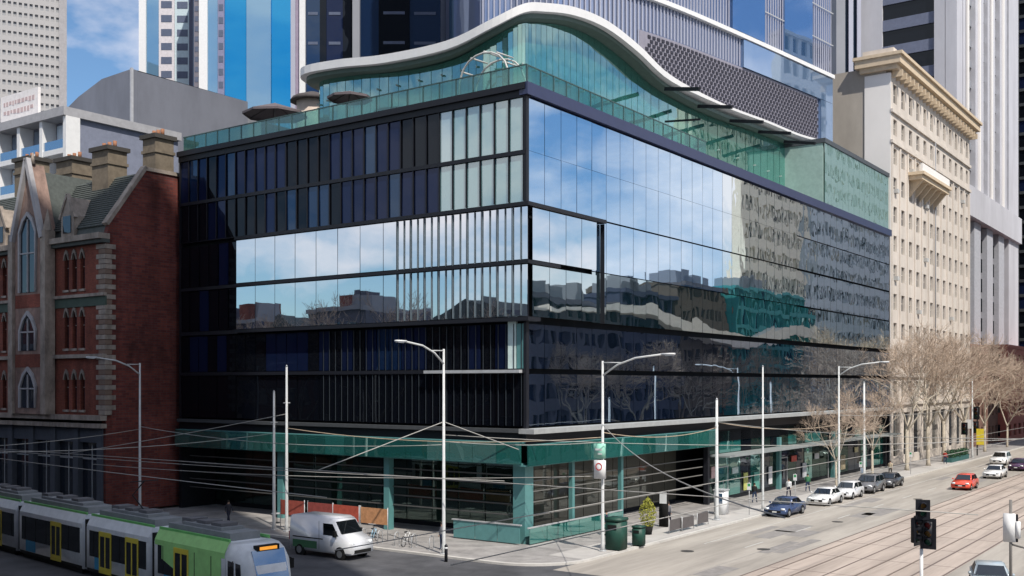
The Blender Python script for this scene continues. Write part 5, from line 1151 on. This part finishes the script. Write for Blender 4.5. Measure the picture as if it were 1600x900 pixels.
for i, (s, t, sc) in enumerate(((60, -33, .9), (75, -33, .95), (92, -33, .9), (110, -33, .95), (130, -33, .9), (150, -33, .9))):
    place(i % 3, s, t, sc, 'bare street tree across the main street, %s of six, mirrored in the glass' % ('first', 'second', 'third', 'fourth', 'fifth', 'last')[i], 'bare trees across the main street', i)
for i, (s, t, sc) in enumerate(((-32.2, 30, 1.05), (-32.2, 42, 1.2), (-32.2, 55, 1.1), (-32.2, 68, 1.25))):
    place(i % 3, s, t, sc, 'bare street tree across the side street, %s of four, mirrored in the glass' % ('first', 'second', 'third', 'last')[i], 'bare trees across the side street', i)
# far green box hedge
hb = st('planter_hedge', 'dark green planter hedge on the far footpath below the cream building', 'hedge', 96, -4.6, .13)
b = MB(); b.box(-5, 5, -.4, .4, 0, .6); part(b, 'planter', mat('planter_teal', (.04, .12, .12)), hb)
b = MB(); random.seed(8)
for k in range(1500):
    c = Vector((random.uniform(-5, 5), random.uniform(-.5, .5), random.uniform(.55, 1.5))); x = Vector((random.gauss(0, 1), random.gauss(0, 1), random.gauss(0, 1))).normalized() * .1; y = x.cross(Vector((random.gauss(0, 1), random.gauss(0, 1), random.gauss(0, 1)))).normalized() * .07
    b.poly([c - x, c - y, c + x, c + y])
part(b, 'foliage', mat('hedge_leaf', (.03, .08, .04), .7, var=.4, scale=5), hb)

# ------------------------------------------------------------------ overhead wires
M_wire = mat('wire', (.36, .35, .33), .6); M_wire2 = mat('wire_copper', (.42, .33, .24), .5)
def wire(label, a, c, r=.022, sag=.4, m=None, name='overhead_wire', cat='wire'):
    a, c = Vector(a), Vector(c); pts = [a.lerp(c, i / 12) - Vector((0, 0, sag * 4 * (i / 12) * (1 - i / 12))) for i in range(13)]
    b = MB(); b.tube([p - a for p in pts], r, 5); o = b.build(name, m or M_wire, None, a); o['label'] = label; o['category'] = cat; o['group'] = 'tram wires over the streets'; return o
wire('trolley wire directly above the near tram lane of the main street', W(-34, -16.9, 5.7), W(190, -16.9, 5.7), .018, 0)
wire('trolley wire above the far tram lane of the main street', W(-34, -21.2, 5.7), W(190, -21.2, 5.7), .018, 0)
wire('trolley wire above the tram roof on the side street', (-8, 45.6, 5.6), (-8 - .72 * 60, 45.6 + .69 * 60, 5.6), .02, .1)
wire('second trolley wire on the side street, nearer the glass building', W(-13.5, -30, 5.6), W(-13.5, 80, 5.6), .02, .0)
wire('cross wire from the short white pole over the main street', W(18.7, -4.7, 7.6), W(14, -31, 7.4), .022, .5)
wire('copper cross wire from the corner lamp to the left twin poles', W(.7, -5.3, 7.2), W(-4.6, 17.3, 7.4), .028, .6, M_wire2)
wire('cross wire from the corner lamp to the side street lamp', W(.7, -5.3, 6.9), W(-5.9, 2.0, 7.0), .022, .2)
wire('cross wire from the side street lamp to the red brick building lamp', W(-5.9, 2.0, 6.8), W(-5.9, 32.4, 7.2), .024, .6)
wire('low cross wire from the twin poles towards the tram', W(-4.6, 18.6, 7.0), W(-30, 20, 7.0), .022, .5)
wire('cross wire from the red brick building lamp over the tram', W(-5.9, 32.4, 7.0), W(-32, 24, 7.0), .022, .5)
wire('copper wire from the corner lamp to the white plain pole', W(.7, -5.3, 7.5), W(18.7, -4.7, 7.2), .03, .5, M_wire2)
wire('copper wire from the white plain pole to the lamp by the white cars', W(18.7, -4.7, 7.6), W(45.4, -5.2, 6.6), .03, .5, M_wire2)
wire('pale wire from the lamp by the white cars to the far white pole', W(45.4, -5.2, 7.5), W(103, -5, 7.4), .03, .5)
wire('long span wire crossing the junction from the side street lamp', W(-5.9, 2.0, 7.4), W(20, -31, 7.4), .022, .7)
wire('long span wire crossing the junction from the corner lamp to the near corner', W(.7, -5.3, 8.0), W(-33, -30, 7.5), .022, .7)
wire('lowest wire over the van from lamp to lamp', W(-6.5, -3, 4.9), W(-8, 60, 5.0), .022, .3)
wire('wire over the ground floor windows from the corner lamp', W(.7, -5.3, 4.8), W(-9, 34, 4.4), .022, .5)
wire('slanting wire from the twin poles down to the tram wire', W(-4.6, 17.3, 8.4), W(-13.5, 30, 5.6), .022, .1)
wire('slanting wire beside the lamp, forming the left leg of a tent shape', W(-5.9, 2.0, 8.2), W(-13.5, 5.0, 5.6), .03, .0)
wire('slanting wire beside the lamp, forming the right leg of a tent shape', W(-5.9, 2.0, 8.2), W(-4.5, -2.6, 6.6), .03, .0)
print('objects', len(bpy.data.objects))
